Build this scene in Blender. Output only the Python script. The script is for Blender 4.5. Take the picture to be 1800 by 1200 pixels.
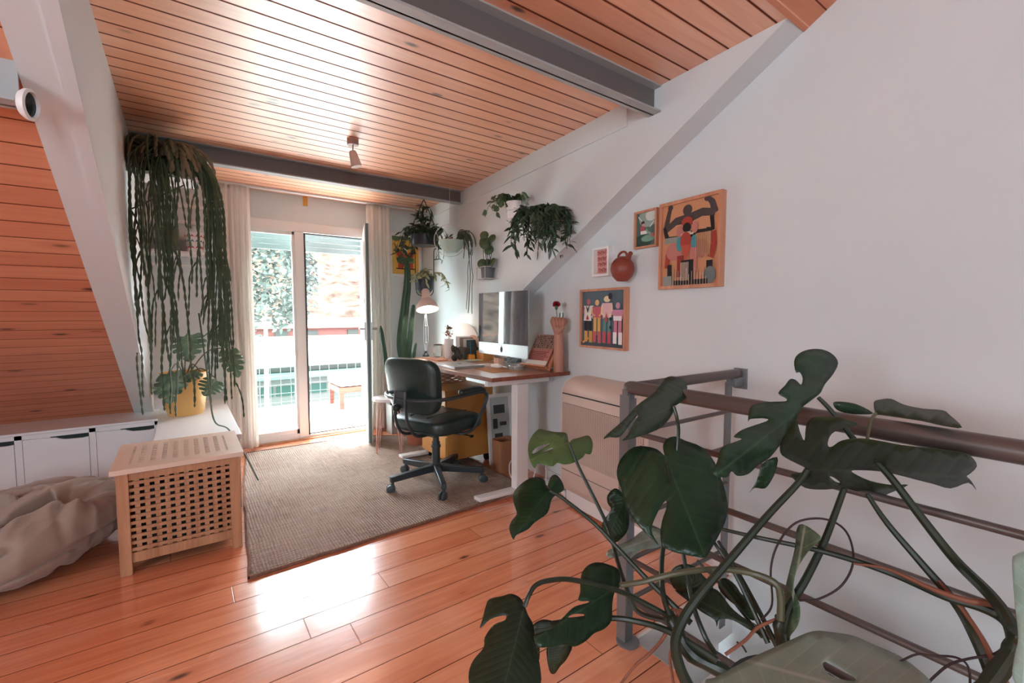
import bpy, bmesh, math, random
from math import sin, cos, pi, radians, sqrt, atan2, floor
from mathutils import Vector, Matrix, Euler, noise, geometry
random.seed(7)
SC = bpy.context.scene
COL = SC.collection
for o in list(bpy.data.objects): bpy.data.objects.remove(o)

# ------------------------------------------------------------------ camera
EYE = 1.2; FPX = 800.0; YAW = radians(35.85); PITCH = radians(3.55)
cam = bpy.data.objects.new('camera', bpy.data.cameras.new('camera')); COL.objects.link(cam)
cam.location = (0, 0, EYE); cam.rotation_euler = (pi/2-PITCH, 0, -YAW)
cam.data.sensor_width = 36; cam.data.lens = 16; cam.data.clip_start = .02; cam.data.clip_end = 300
SC.camera = cam
FW = Vector((sin(YAW)*cos(PITCH), cos(YAW)*cos(PITCH), -sin(PITCH)))
RT = Vector((cos(YAW), -sin(YAW), 0)); UP = Vector((sin(YAW)*sin(PITCH), cos(YAW)*sin(PITCH), cos(PITCH)))
def ray(x, y): return FW + RT*((x-900)/FPX) + UP*((600-y)/FPX)
def at(x, y, X=None, Y=None, Z=None, D=None):
    """the point of the room seen at a pixel of the photograph, on a given plane or at a given depth"""
    r = ray(x, y)
    t = X/r[0] if X is not None else Y/r[1] if Y is not None else (Z-EYE)/r[2] if Z is not None else D
    return Vector((0, 0, EYE)) + r*t

# ------------------------------------------------------------------ world, sun, exposure
w = bpy.data.worlds.new('sky'); SC.world = w; w.use_nodes = True
nt = w.node_tree; bg = nt.nodes['Background']
bg.inputs[0].default_value = (.80, .91, 1.0, 1); bg.inputs[1].default_value = 9.0
sun = bpy.data.objects.new('sun', bpy.data.lights.new('sun', 'SUN')); COL.objects.link(sun)
sun.data.energy = 13; sun.data.angle = radians(2.0); sun.data.color = (1, .95, .88)
sun.rotation_euler = Vector((-.12, .42, 1)).to_track_quat('Z', 'Y').to_euler()
def portal(name, loc, rot, sx, sy):
    l = bpy.data.lights.new(name, 'AREA'); l.shape = 'RECTANGLE'; l.size = sx; l.size_y = sy
    l.cycles.is_portal = True
    o = bpy.data.objects.new(name, l); COL.objects.link(o); o.location = loc; o.rotation_euler = rot
portal('door_daylight', (.98, 4.72, 1.0), (-pi/2, 0, 0), 1.1, 2.0)
portal('back_fill_portal', (-.6, -2.78, 1.65), (pi/2, 0, 0), .6, 1.1)  # portal of an unseen rear opening added for fill light
portal('side_fill_portal', (-3.58, -.35, 1.52), (0, -pi/2, 0), .85, 1.3)  # portal of an unseen left wall opening, also added for fill
vs = SC.view_settings; vs.view_transform = 'Standard'; vs.look = 'None'; vs.gamma = 1; vs.use_curve_mapping = False
vs.exposure = 1.68
SC.cycles.max_bounces = 10; SC.cycles.diffuse_bounces = 6; SC.cycles.transparent_max_bounces = 12
SC.cycles.sample_clamp_indirect = 8

# ------------------------------------------------------------------ materials
def lin(h):
    if isinstance(h, (tuple, list)): return tuple(h)+(1,) if len(h) == 3 else tuple(h)
    h = h.lstrip('#'); f = lambda v: v/12.92 if v <= .04045 else ((v+.055)/1.055)**2.4
    return tuple(f(int(h[i:i+2], 16)/255) for i in (0, 2, 4))+(1,)
def pm(name, col, rough=.5, metal=0, spec=.5, coat=0, var=0, vs_=8, bump=0, bs=60, emit=0, trans=0, sheen=0):
    m = bpy.data.materials.new(name); m.use_nodes = True; n = m.node_tree; p = n.nodes['Principled BSDF']
    c = lin(col); p.inputs['Base Color'].default_value = c; p.inputs['Roughness'].default_value = rough
    p.inputs['Metallic'].default_value = metal; p.inputs['Specular IOR Level'].default_value = spec
    p.inputs['Coat Weight'].default_value = coat; p.inputs['Sheen Weight'].default_value = sheen
    p.inputs['Transmission Weight'].default_value = trans
    if emit: p.inputs['Emission Color'].default_value = c; p.inputs['Emission Strength'].default_value = emit
    tc = n.nodes.new('ShaderNodeTexCoord')
    if var:
        t = n.nodes.new('ShaderNodeTexNoise'); t.inputs['Scale'].default_value = vs_; t.inputs['Detail'].default_value = 5
        n.links.new(tc.outputs['Object'], t.inputs['Vector'])
        r = n.nodes.new('ShaderNodeMapRange'); r.inputs[1].default_value = .25; r.inputs[2].default_value = .75
        r.inputs[3].default_value = 1-var; r.inputs[4].default_value = 1+var
        n.links.new(t.outputs[0], r.inputs[0])
        x = n.nodes.new('ShaderNodeVectorMath'); x.operation = 'SCALE'; x.inputs[0].default_value = c[:3]
        n.links.new(r.outputs[0], x.inputs['Scale']); n.links.new(x.outputs[0], p.inputs['Base Color'])
    if bump:
        t = n.nodes.new('ShaderNodeTexNoise'); t.inputs['Scale'].default_value = bs; t.inputs['Detail'].default_value = 4
        n.links.new(tc.outputs['Object'], t.inputs['Vector'])
        b = n.nodes.new('ShaderNodeBump'); b.inputs['Strength'].default_value = bump; b.inputs['Distance'].default_value = .01
        n.links.new(t.outputs[0], b.inputs['Height']); n.links.new(b.outputs[0], p.inputs['Normal'])
    return m
class NB:
    def __init__(s, m): s.n = m.node_tree.nodes; s.l = m.node_tree.links
    def put(s, sock, v):
        if isinstance(v, bpy.types.NodeSocket): s.l.new(v, sock)
        elif v is not None: sock.default_value = v
    def math(s, op, a, b=None, c=None, clamp=False):
        k = s.n.new('ShaderNodeMath'); k.operation = op; k.use_clamp = clamp
        for i, v in enumerate((a, b, c)): s.put(k.inputs[i], v)
        return k.outputs[0]
    def comb(s, x, y, z):
        k = s.n.new('ShaderNodeCombineXYZ')
        for i, v in enumerate((x, y, z)): s.put(k.inputs[i], v)
        return k.outputs[0]
    def noise(s, v, sc=1, det=4, rough=.5, dist=0):
        k = s.n.new('ShaderNodeTexNoise'); s.put(k.inputs['Vector'], v); k.inputs['Scale'].default_value = sc
        k.inputs['Detail'].default_value = det; k.inputs['Roughness'].default_value = rough; k.inputs['Distortion'].default_value = dist
        return k.outputs[0]
    def ramp(s, f, stops):
        k = s.n.new('ShaderNodeValToRGB'); s.put(k.inputs[0], f); e = k.color_ramp.elements
        e[0].position, e[0].color = stops[0][0], lin(stops[0][1]); e[1].position, e[1].color = stops[-1][0], lin(stops[-1][1])
        for p_, c_ in stops[1:-1]: q = e.new(p_); q.color = lin(c_)
        return k.outputs[0]
    def mix(s, f, a, b, mode='MIX'):
        k = s.n.new('ShaderNodeMix'); k.data_type = 'RGBA'; k.blend_type = mode
        s.put(k.inputs[0], f); s.put(k.inputs[6], a); s.put(k.inputs[7], b); return k.outputs[2]
    def mapr(s, v, a, b, c, d):
        k = s.n.new('ShaderNodeMapRange'); s.put(k.inputs[0], v)
        for i, q in enumerate((a, b, c, d)): k.inputs[i+1].default_value = q
        return k.outputs[0]
def planks(name, pitch, dark, mid, light, gapc, gap=.05, rough=.35, rotx=0, off=0, knots=1, spec=.5, coat=0, crough=.12, joints=0, beads=False):
    m = bpy.data.materials.new(name); m.use_nodes = True; N = NB(m); p = m.node_tree.nodes['Principled BSDF']
    tc = N.n.new('ShaderNodeTexCoord'); mp = N.n.new('ShaderNodeMapping'); mp.inputs['Rotation'].default_value = (rotx, 0, 0)
    N.l.new(tc.outputs['Object'], mp.inputs[0]); sp = N.n.new('ShaderNodeSeparateXYZ'); N.l.new(mp.outputs[0], sp.inputs[0])
    x, y = sp.outputs[0], sp.outputs[1]
    cy = N.math('DIVIDE', N.math('ADD', y, off), pitch); idn = N.math('FLOOR', cy); fr = N.math('SUBTRACT', cy, idn)
    wn = N.n.new('ShaderNodeTexWhiteNoise'); wn.noise_dimensions = '1D'; N.l.new(idn, wn.inputs['W']); rnd = wn.outputs[0]
    sh = N.math('MULTIPLY', rnd, 37.0)
    xs = N.math('ADD', x, sh)
    if joints:
        jx = N.math('DIVIDE', xs, joints); jid = N.math('FLOOR', jx); jf = N.math('SUBTRACT', jx, jid)
        w2 = N.n.new('ShaderNodeTexWhiteNoise'); w2.noise_dimensions = '2D'; N.l.new(N.comb(idn, jid, 0), w2.inputs[0]); rnd = w2.outputs[0]
    v = N.comb(N.math('MULTIPLY', xs, 1.1), N.math('MULTIPLY', y, 22), sh)
    g = N.noise(v, 1.6, 6, .6, .9)
    g2 = N.noise(N.comb(N.math('MULTIPLY', xs, .8), N.math('MULTIPLY', y, 6), sh), 1.0, 3)
    tone = N.math('ADD', N.math('MULTIPLY', g, .55), N.math('ADD', N.math('MULTIPLY', g2, .25), N.math('MULTIPLY', rnd, .17)))
    col = N.ramp(tone, [(.22, dark), (.52, mid), (.85, light)])
    vo = N.n.new('ShaderNodeTexVoronoi'); vo.inputs['Scale'].default_value = 1; vo.inputs['Randomness'].default_value = 1
    N.l.new(N.comb(N.math('MULTIPLY', xs, 3.0), N.math('MULTIPLY', y, 7.5), sh), vo.inputs['Vector'])
    k = N.mapr(vo.outputs['Distance'], .05, .12, 1, 0)
    k2 = N.mapr(vo.outputs['Distance'], .08, .30, .45, 0)
    col = N.mix(N.math('MULTIPLY', k2, knots), col, lin(dark)); col = N.mix(N.math('MULTIPLY', k, .85*knots), col, lin('#2e120b'))
    e = N.math('MINIMUM', fr, N.math('SUBTRACT', 1, fr))
    gm = N.mapr(e, gap*.35, gap, 1, 0)
    if beads:
        e2 = N.math('ABSOLUTE', N.math('SUBTRACT', fr, .5)); gm = N.math('MAXIMUM', gm, N.math('MULTIPLY', N.mapr(e2, gap*.2, gap*.5, 1, 0), .35))
    if joints:
        je = N.math('MINIMUM', jf, N.math('SUBTRACT', 1, jf)); gm = N.math('MAXIMUM', gm, N.mapr(je, .0004, .0011, .6, 0))
    col = N.mix(gm, col, lin(gapc)); N.l.new(col, p.inputs['Base Color'])
    ht = N.math('ADD', N.math('MULTIPLY', gm, -1), N.math('MULTIPLY', g, .07))
    b = N.n.new('ShaderNodeBump'); b.inputs['Strength'].default_value = .5; b.inputs['Distance'].default_value = .004
    N.l.new(ht, b.inputs['Height']); N.l.new(b.outputs[0], p.inputs['Normal'])
    N.l.new(N.mapr(g2, .3, .7, rough*.8, rough*1.25), p.inputs['Roughness'])
    N.l.new(N.math('MULTIPLY', N.math('SUBTRACT', 1, gm), coat), p.inputs['Coat Weight']); N.l.new(N.math('MULTIPLY', N.math('SUBTRACT', 1, gm), spec), p.inputs['Specular IOR Level']); p.inputs['Coat Roughness'].default_value = crough; p.inputs['Coat IOR'].default_value = 1.9
    return m
def wood(name, dark, light, rough=.45, axis=0, sc=1, spec=.4):
    m = bpy.data.materials.new(name); m.use_nodes = True; N = NB(m); p = m.node_tree.nodes['Principled BSDF']
    tc = N.n.new('ShaderNodeTexCoord'); mp = N.n.new('ShaderNodeMapping')
    s = [28*sc]*3; s[axis] = 2*sc; mp.inputs['Scale'].default_value = s
    N.l.new(tc.outputs['Object'], mp.inputs[0])
    g = N.noise(mp.outputs[0], 1, 5, .6, .6)
    N.l.new(N.ramp(g, [(.3, dark), (.7, light)]), p.inputs['Base Color']); p.inputs['Roughness'].default_value = rough
    p.inputs['Specular IOR Level'].default_value = spec
    return m
def leafm(name, a, b, vein, rough=.35, under=None, trans=.12, nv=11):
    m = bpy.data.materials.new(name); m.use_nodes = True; N = NB(m); p = m.node_tree.nodes['Principled BSDF']
    tc = N.n.new('ShaderNodeTexCoord'); sp = N.n.new('ShaderNodeSeparateXYZ'); N.l.new(tc.outputs['UV'], sp.inputs[0])
    u, v = sp.outputs[0], sp.outputs[1]; av = N.math('ABSOLUTE', v)
    s = N.math('MULTIPLY', N.math('SUBTRACT', u, N.math('MULTIPLY', av, .75)), nv)
    f = N.math('ABSOLUTE', N.math('SUBTRACT', N.math('FRACT', s), .5))
    side = N.mapr(f, 0, .05, .55, 0); mid = N.mapr(av, .004, .014, 1, 0)
    vm = N.math('MAXIMUM', side, mid)
    g = N.noise(tc.outputs['Object'], 14, 4)
    col = N.mix(N.mapr(g, .3, .7, 0, 1), lin(a), lin(b)); col = N.mix(N.math('MULTIPLY', vm, .55), col, lin(vein))
    if under:
        ge = N.n.new('ShaderNodeNewGeometry'); col = N.mix(ge.outputs['Backfacing'], col, lin(under))
    N.l.new(col, p.inputs['Base Color']); p.inputs['Roughness'].default_value = rough
    bmp = N.n.new('ShaderNodeBump'); bmp.inputs['Strength'].default_value = .12; bmp.inputs['Distance'].default_value = .004
    N.l.new(N.math('MULTIPLY', N.mapr(f, 0, .35, 0, 1), 1), bmp.inputs['Height']); N.l.new(bmp.outputs[0], p.inputs['Normal'])
    tr = N.n.new('ShaderNodeBsdfTranslucent'); tr.inputs[0].default_value = lin(b)
    mx = N.n.new('ShaderNodeMixShader'); mx.inputs[0].default_value = trans
    N.l.new(p.outputs[0], mx.inputs[1]); N.l.new(tr.outputs[0], mx.inputs[2]); N.l.new(mx.outputs[0], m.node_tree.nodes['Material Output'].inputs[0])
    return m
def glassm(name, tint=(.92, .97, .95), refl=1.0):
    m = bpy.data.materials.new(name); m.use_nodes = True; n = m.node_tree
    n.nodes.remove(n.nodes['Principled BSDF'])
    t = n.nodes.new('ShaderNodeBsdfTransparent'); t.inputs[0].default_value = tint+(1,)
    g = n.nodes.new('ShaderNodeBsdfGlossy'); g.inputs['Roughness'].default_value = .02
    f = n.nodes.new('ShaderNodeFresnel'); f.inputs[0].default_value = 1.35
    x = n.nodes.new('ShaderNodeMixShader'); n.links.new(f.outputs[0], x.inputs[0]); n.links.new(t.outputs[0], x.inputs[1]); n.links.new(g.outputs[0], x.inputs[2])
    n.links.new(x.outputs[0], n.nodes['Material Output'].inputs[0]); return m
def clothm(name, col, trans=.5):
    m = pm(name, col, .9, bump=.1, bs=300); n = m.node_tree; p = n.nodes['Principled BSDF']
    tr = n.nodes.new('ShaderNodeBsdfTranslucent'); tr.inputs[0].default_value = lin(col)
    x = n.nodes.new('ShaderNodeMixShader'); x.inputs[0].default_value = trans
    n.links.new(p.outputs[0], x.inputs[1]); n.links.new(tr.outputs[0], x.inputs[2]); n.links.new(x.outputs[0], n.nodes['Material Output'].inputs[0])
    return m
def jutem():
    m = bpy.data.materials.new('jute'); m.use_nodes = True; N = NB(m); p = m.node_tree.nodes['Principled BSDF']
    tc = N.n.new('ShaderNodeTexCoord'); sp = N.n.new('ShaderNodeSeparateXYZ'); N.l.new(tc.outputs['Object'], sp.inputs[0])
    wob = N.noise(tc.outputs['Object'], 5, 3)
    wx = N.math('ADD', N.math('MULTIPLY', sp.outputs[0], 420), N.math('MULTIPLY', wob, 9))
    wy = N.math('ADD', N.math('MULTIPLY', sp.outputs[1], 330), N.math('MULTIPLY', wob, 9))
    h = N.math('MULTIPLY', N.math('ADD', N.math('SINE', wx), 1), N.math('ADD', N.math('SINE', wy), 1))
    thread = N.noise(N.comb(N.math('MULTIPLY', sp.outputs[0], 6), N.math('MULTIPLY', sp.outputs[1], 90), 0), 1, 5, .7)
    thread2 = N.noise(N.comb(N.math('MULTIPLY', sp.outputs[0], 90), N.math('MULTIPLY', sp.outputs[1], 7), 3), 1, 5, .7)
    big = N.noise(tc.outputs['Object'], 2.2, 4)
    t = N.math('ADD', N.math('ADD', N.math('MULTIPLY', thread, .35), N.math('MULTIPLY', thread2, .3)), N.math('ADD', N.math('MULTIPLY', big, .2), N.math('MULTIPLY', h, .05)))
    N.l.new(N.ramp(t, [(.28, '#7d5c4e'), (.45, '#b3998b'), (.66, '#d3c3b6')]), p.inputs['Base Color']); p.inputs['Roughness'].default_value = .95
    p.inputs['Specular IOR Level'].default_value = .1
    b = N.n.new('ShaderNodeBump'); b.inputs['Strength'].default_value = .9; b.inputs['Distance'].default_value = .004
    N.l.new(N.math('ADD', h, N.math('MULTIPLY', t, 3)), b.inputs['Height']); N.l.new(b.outputs[0], p.inputs['Normal']); return m
M = {}
M['wall'] = pm('white_plaster', '#d5dadb', .85, var=.02, vs_=3, bump=.05, bs=40)
M['white'] = pm('white_paint', '#e6e3e1', .45)
M['cab'] = pm('white_laminate', '#f0eeee', .35)
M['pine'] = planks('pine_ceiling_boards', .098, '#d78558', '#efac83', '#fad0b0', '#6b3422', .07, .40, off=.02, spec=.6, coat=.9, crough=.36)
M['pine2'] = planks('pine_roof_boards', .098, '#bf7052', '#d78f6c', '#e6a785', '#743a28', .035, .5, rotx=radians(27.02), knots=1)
M['floor'] = planks('varnished_floor_boards', .137, '#d0724c', '#ee9a70', '#f8b892', '#4a1c0e', .018, .24, spec=.55, coat=.9, crough=.14, joints=2.3, off=.04)
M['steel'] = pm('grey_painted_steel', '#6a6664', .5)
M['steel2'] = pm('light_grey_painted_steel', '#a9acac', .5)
M['rail'] = pm('satin_grey_rail', '#665c58', .34, metal=.35)
M['post'] = pm('grey_metal_post', '#7d8082', .4, metal=.3)
M['glass'] = glassm('window_glass'); M['jute'] = jutem()
M['curtain'] = clothm('white_curtain_linen', '#fbf6f1', .35)
M['hol'] = wood('shade_toned_acacia', '#a06c4b', '#c8936f', .5, 2); M['holh'] = wood('pale_acacia_side_grain', '#b87e5c', '#d9aa8a', .5, 0)  # crate wood darkened so its colour carries the shade on the front
M['black'] = pm('black', '#141414', .5); M['dark'] = pm('dark_shadow_gap', '#122824', .6)
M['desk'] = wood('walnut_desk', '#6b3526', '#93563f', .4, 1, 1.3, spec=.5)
M['deskt'] = wood('desk_top_glare', '#a1745f', '#b98d76', .3, 1, 1.0)  # top paler than the walnut edge, glare put into the colour
M['leather'] = pm('dark_green_leather', '#112a26', .33, spec=.6, bump=.15, bs=180)
M['chair'] = pm('dark_grey_chair_metal', '#454b4e', .38, metal=.5)
M['caster'] = pm('grey_caster', '#3f4749', .45)
M['alu'] = pm('aluminium', '#c9cccd', .3, metal=.7)
M['screen'] = pm('dark_glass_screen', '#3b4450', .03, spec=1, coat=1)
M['ochre'] = pm('ochre_lacquer', '#cb8a45', .45)
M['paper'] = pm('brown_paper', '#a5714f', .8, var=.08, vs_=9, bump=.4, bs=14)
M['fabric'] = pm('taupe_linen', '#a39184', .9, sheen=.3, var=.06, vs_=5, bump=.2, bs=240)
M['terra'] = pm('terracotta', '#b06a4e', .7, var=.06)
M['jug'] = pm('dark_red_clay', '#8a3d2e', .45, var=.08)
M['yel'] = pm('yellow_pot', '#e0ad67', .5)
M['cactus'] = pm('cactus_green', '#2c4a35', .6, var=.25, vs_=12, bump=.2, bs=40)
M['rhip'] = pm('trailing_stem_green', '#47573f', .55, var=.35, vs_=14)
M['rhip2'] = pm('trailing_stem_old', '#716850', .6, var=.35, vs_=14)
M['soil'] = pm('soil', '#2a1d17', .95)
M['lf'] = leafm('monstera_leaf', '#142a18', '#203c21', '#38573a', .36, '#293a24', .10)
M['lf2'] = leafm('young_monstera_leaf', '#55713c', '#6b8449', '#8b9c62', .4, '#55713c', .25)
M['lf3'] = leafm('shaded_monstera_leaf', '#1d2816', '#29361e', '#48543c', .42, '#2d3722', .12)  # darker copy of the leaf colours with shade painted in
M['lf4'] = leafm('silvery_monstera_leaf', '#8aa394', '#a3b5a8', '#d3ddd4', .28, '#93a899', .1, 7)
M['lf5'] = leafm('variegated_leaf', '#3b5a42', '#7f9a7d', '#dbe3cf', .4, '#4b6650', .2, 8)
M['sm'] = pm('hoya_leaf', '#30442f', .42, var=.3, vs_=30)
M['sm2'] = pm('pothos_leaf', '#4c6040', .42, var=.3, vs_=30)
M['sm3'] = pm('variegated_small_leaf', '#a4a577', .5, var=.35, vs_=40)
M['stalk'] = pm('leaf_stalk', '#273023', .38, var=.15, vs_=30); M['stalk2'] = pm('pale_leaf_stalk', '#58563f', .4)
M['stalkr'] = pm('brown_sheath', '#85503b', .6, var=.2, vs_=30); M['root'] = pm('aerial_root', '#3a2a28', .7)
M['frame'] = wood('oak_frame', '#b9785a', '#d39b7b', .5, 2)
M['conc'] = pm('pale_terrace', '#eeebe8', .8, var=.04)
M['art'] = {}
def cm(h, r=.6):
    if (h, r) not in M['art']: M['art'][(h, r)] = pm('paint_'+h.strip('#'), h, r)
    return M['art'][(h, r)]

# ------------------------------------------------------------------ mesh helper
OFF = {}
class G:
    def __init__(s): s.v = []; s.f = []; s.mi = []; s.uv = {}
    def add(s, vs_, fs, m=0):
        b = len(s.v); s.v += [Vector(q) for q in vs_]
        for f in fs: s.f.append([b+i for i in f]); s.mi.append(m)
        return s
    def box(s, x0, x1, y0, y1, z0, z1, m=0, T=None):
        c = [(x, y, z) for z in (z0, z1) for y in (y0, y1) for x in (x0, x1)]
        if T is not None: c = [T(*q) for q in c] if callable(T) else [T @ Vector(q) for q in c]
        return s.add(c, [(0, 2, 3, 1), (4, 5, 7, 6), (0, 1, 5, 4), (2, 6, 7, 3), (0, 4, 6, 2), (1, 3, 7, 5)], m)
    def bar(s, a, b, w, h, m=0, up=(0, 0, 1)):
        a = Vector(a); b = Vector(b); d = (b-a).normalized(); sd = d.cross(Vector(up))
        if sd.length < .01: sd = d.cross(Vector((1, 0, 0)))
        sd.normalize(); u = sd.cross(d)
        c = [p+sd*x*w/2+u*z*h/2 for p in (a, b) for x, z in ((-1, -1), (1, -1), (1, 1), (-1, 1))]
        return s.add(c, [(0, 1, 2, 3), (7, 6, 5, 4), (0, 4, 5, 1), (1, 5, 6, 2), (2, 6, 7, 3), (3, 7, 4, 0)], m)
    def tube(s, pts, r, n=8, m=0, cap=True, flat=1.0):
        pts = [Vector(p) for p in pts]; R = r if isinstance(r, (list, tuple)) else [r]*len(pts)
        b = len(s.v); up = None
        for i, p in enumerate(pts):
            d = (pts[min(i+1, len(pts)-1)]-pts[max(i-1, 0)])
            if d.length < 1e-9: d = Vector((0, 0, 1))
            d.normalize()
            if up is None:
                up = d.orthogonal().normalized()
            up = (up-d*up.dot(d))
            if up.length < 1e-6: up = d.orthogonal()
            up.normalize(); q = d.cross(up)
            for k in range(n):
                a = 2*pi*k/n; s.v.append(p+up*cos(a)*R[i]+q*sin(a)*R[i]*flat)
        for i in range(len(pts)-1):
            for k in range(n):
                s.f.append([b+i*n+k, b+i*n+(k+1) % n, b+(i+1)*n+(k+1) % n, b+(i+1)*n+k]); s.mi.append(m)
        if cap:
            s.f.append([b+k for k in range(n)][::-1]); s.mi.append(m)
            s.f.append([b+(len(pts)-1)*n+k for k in range(n)]); s.mi.append(m)
        return s
    def cyl(s, a, b, r, r2=None, n=20, m=0): return s.tube([a, b], [r, r if r2 is None else r2], n, m)
    def lathe(s, prof, o, n=28, m=0, T=None):
        b = len(s.v); o = Vector(o)
        for r, z in prof:
            for k in range(n):
                a = 2*pi*k/n; q = Vector((r*cos(a), r*sin(a), z))
                s.v.append(o+(T @ q if T is not None else q))
        for i in range(len(prof)-1):
            for k in range(n):
                s.f.append([b+i*n+k, b+i*n+(k+1) % n, b+(i+1)*n+(k+1) % n, b+(i+1)*n+k]); s.mi.append(m)
        if prof[0][0] > 1e-4: s.f.append([b+k for k in range(n)][::-1]); s.mi.append(m)
        if prof[-1][0] > 1e-4: s.f.append([b+(len(prof)-1)*n+k for k in range(n)]); s.mi.append(m)
        return s
    def ball(s, c, rx, ry=None, rz=None, n=16, m=0, T=None):
        ry = ry or rx; rz = rz or rx; k = max(6, n//2)
        pr = []; b = len(s.v); c = Vector(c)
        for i in range(k+1):
            t = pi*i/k
            for j in range(n):
                a = 2*pi*j/n; q = Vector((rx*sin(t)*cos(a), ry*sin(t)*sin(a), -rz*cos(t)))
                s.v.append(c+(T @ q if T is not None else q))
        for i in range(k):
            for j in range(n):
                s.f.append([b+i*n+j, b+i*n+(j+1) % n, b+(i+1)*n+(j+1) % n, b+(i+1)*n+j]); s.mi.append(m)
        return s
    def prism(s, poly, T, d0, d1, m=0):
        n = len(poly); a = [T(u, v, d0) for u, v in poly]; c = [T(u, v, d1) for u, v in poly]
        return s.add(a+c, [list(range(n))[::-1], list(range(n, 2*n))]+[(i, (i+1) % n, n+(i+1) % n, n+i) for i in range(n)], m)
    def leaf(s, p, d, L, W, nrm=(0, 0, 1), m=0, droop=.15, fold=.12):
        p = Vector(p); d = Vector(d).normalized(); nn = Vector(nrm); sd = d.cross(nn)
        if sd.length < .05: sd = d.orthogonal()
        sd.normalize(); nn = sd.cross(d); c = []
        for t, wd in ((0, .04), (.22, .75), (.5, 1), (.78, .62), (1, .03)):
            q = p+d*L*t-Vector((0, 0, 1))*droop*L*t*t
            c += [q-sd*wd*W/2+nn*fold*W*wd, q, q+sd*wd*W/2+nn*fold*W*wd]
        f = []
        for i in range(4):
            f += [(3*i, 3*i+1, 3*i+4, 3*i+3), (3*i+1, 3*i+2, 3*i+5, 3*i+4)]
        return s.add(c, f, m)
    def build(s, name, mats, parent=None, smooth=True, bevel=0, ang=35, origin=None, solid=0, rem=None, sub=0):
        me = bpy.data.meshes.new(name); mats = mats if isinstance(mats, (list, tuple)) else [mats]
        if parent is not None: off = OFF[parent.name]
        elif origin is not None: off = Vector(origin)
        else:
            xs = [q.x for q in s.v]; ys = [q.y for q in s.v]; off = Vector(((min(xs)+max(xs))/2, (min(ys)+max(ys))/2, min(q.z for q in s.v)))
        me.from_pydata([q-off for q in s.v], [], s.f)
        for k in mats: me.materials.append(k)
        me.polygons.foreach_set('material_index', s.mi)
        if s.uv:
            l = me.uv_layers.new(name='UVMap')
            for lp in me.loops: l.data[lp.index].uv = s.uv.get(lp.vertex_index, (0, 0))
        bm = bmesh.new(); bm.from_mesh(me)
        if not s.uv: bmesh.ops.recalc_face_normals(bm, faces=bm.faces)
        bm.to_mesh(me); bm.free()
        if smooth:
            me.polygons.foreach_set('use_smooth', [True]*len(me.polygons)); me.set_sharp_from_angle(angle=radians(ang))
        o = bpy.data.objects.new(name, me); COL.objects.link(o)
        if parent is not None: o.parent = parent; OFF[o.name] = OFF[parent.name]
        else: o.location = off; OFF[o.name] = off
        if rem:
            k = o.modifiers.new('remesh', 'REMESH'); k.mode = 'VOXEL'; k.voxel_size = rem; k.use_smooth_shade = True
            k = o.modifiers.new('smooth', 'SMOOTH'); k.iterations = 2
        if bevel:
            k = o.modifiers.new('bevel', 'BEVEL'); k.width = bevel; k.segments = 2; k.limit_method = 'ANGLE'
        if sub:
            k = o.modifiers.new('sub', 'SUBSURF'); k.levels = sub; k.render_levels = sub
        if solid:
            k = o.modifiers.new('solid', 'SOLIDIFY'); k.thickness = solid; k.offset = 0
        return o
def thing(name, label, cat, loc, rotz=0, group=None, local=False):
    o = bpy.data.objects.new(name, None); COL.objects.link(o); o.location = loc; o.rotation_euler = (0, 0, rotz)
    o.empty_display_size = .05
    o['label'] = label; o['category'] = cat
    if group: o['group'] = group
    OFF[o.name] = Vector((0, 0, 0)) if local else Vector(loc)
    return o
def tag(o, label, cat, group=None, kind=None):
    o['label'] = label; o['category'] = cat
    if group: o['group'] = group
    if kind: o['kind'] = kind
    return o
def struct(g, name, mats, **k):
    k.setdefault('origin', (0, 0, 0)); o = g.build(name, mats, **k); o['kind'] = 'structure'; return o
def spline(P, sub=6, closed=False):
    P = [Vector(p) for p in P]; n = len(P); out = []
    for i in range(n if closed else n-1):
        p0 = P[(i-1) % n] if closed or i > 0 else P[i]*2-P[i+1]
        p1 = P[i]; p2 = P[(i+1) % n]
        p3 = P[(i+2) % n] if closed or i+2 < n else p2*2-p1
        for k in range(sub):
            t = k/sub; t2 = t*t; t3 = t2*t
            out.append(.5*((2*p1)+(p2-p0)*t+(2*p0-5*p1+4*p2-p3)*t2+(3*p1-p0-3*p2+p3)*t3))
    if not closed: out.append(P[-1])
    return out
# right wall frame: s along the wall (towards the window), off = out from the wall into the room
WA = radians(4.5)
def wl(s, off, z): return Vector((2.0+s*sin(WA)-off*cos(WA), 1.05+s*cos(WA)+off*sin(WA), z))
def wat(x, y, off=0):
    r = ray(x, y); n = (cos(WA), -sin(WA)); t = (n[0]*2.0+n[1]*1.05-off)/(n[0]*r[0]+n[1]*r[1]); p = Vector((0, 0, EYE))+r*t
    return ((p.x-2.0)*sin(WA)+(p.y-1.05)*cos(WA), p.z)

# ------------------------------------------------------------------ room shell
ZC = 2.29
RF = lambda y: 2.70-.51*y
g = G(); g.box(-3.6, 1.30, -2.8, 4.65, -.25, 0); g.box(1.30, 2.35, 1.05, 4.65, -.25, 0); struct(g, 'floor', M['floor'], smooth=False)
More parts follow.
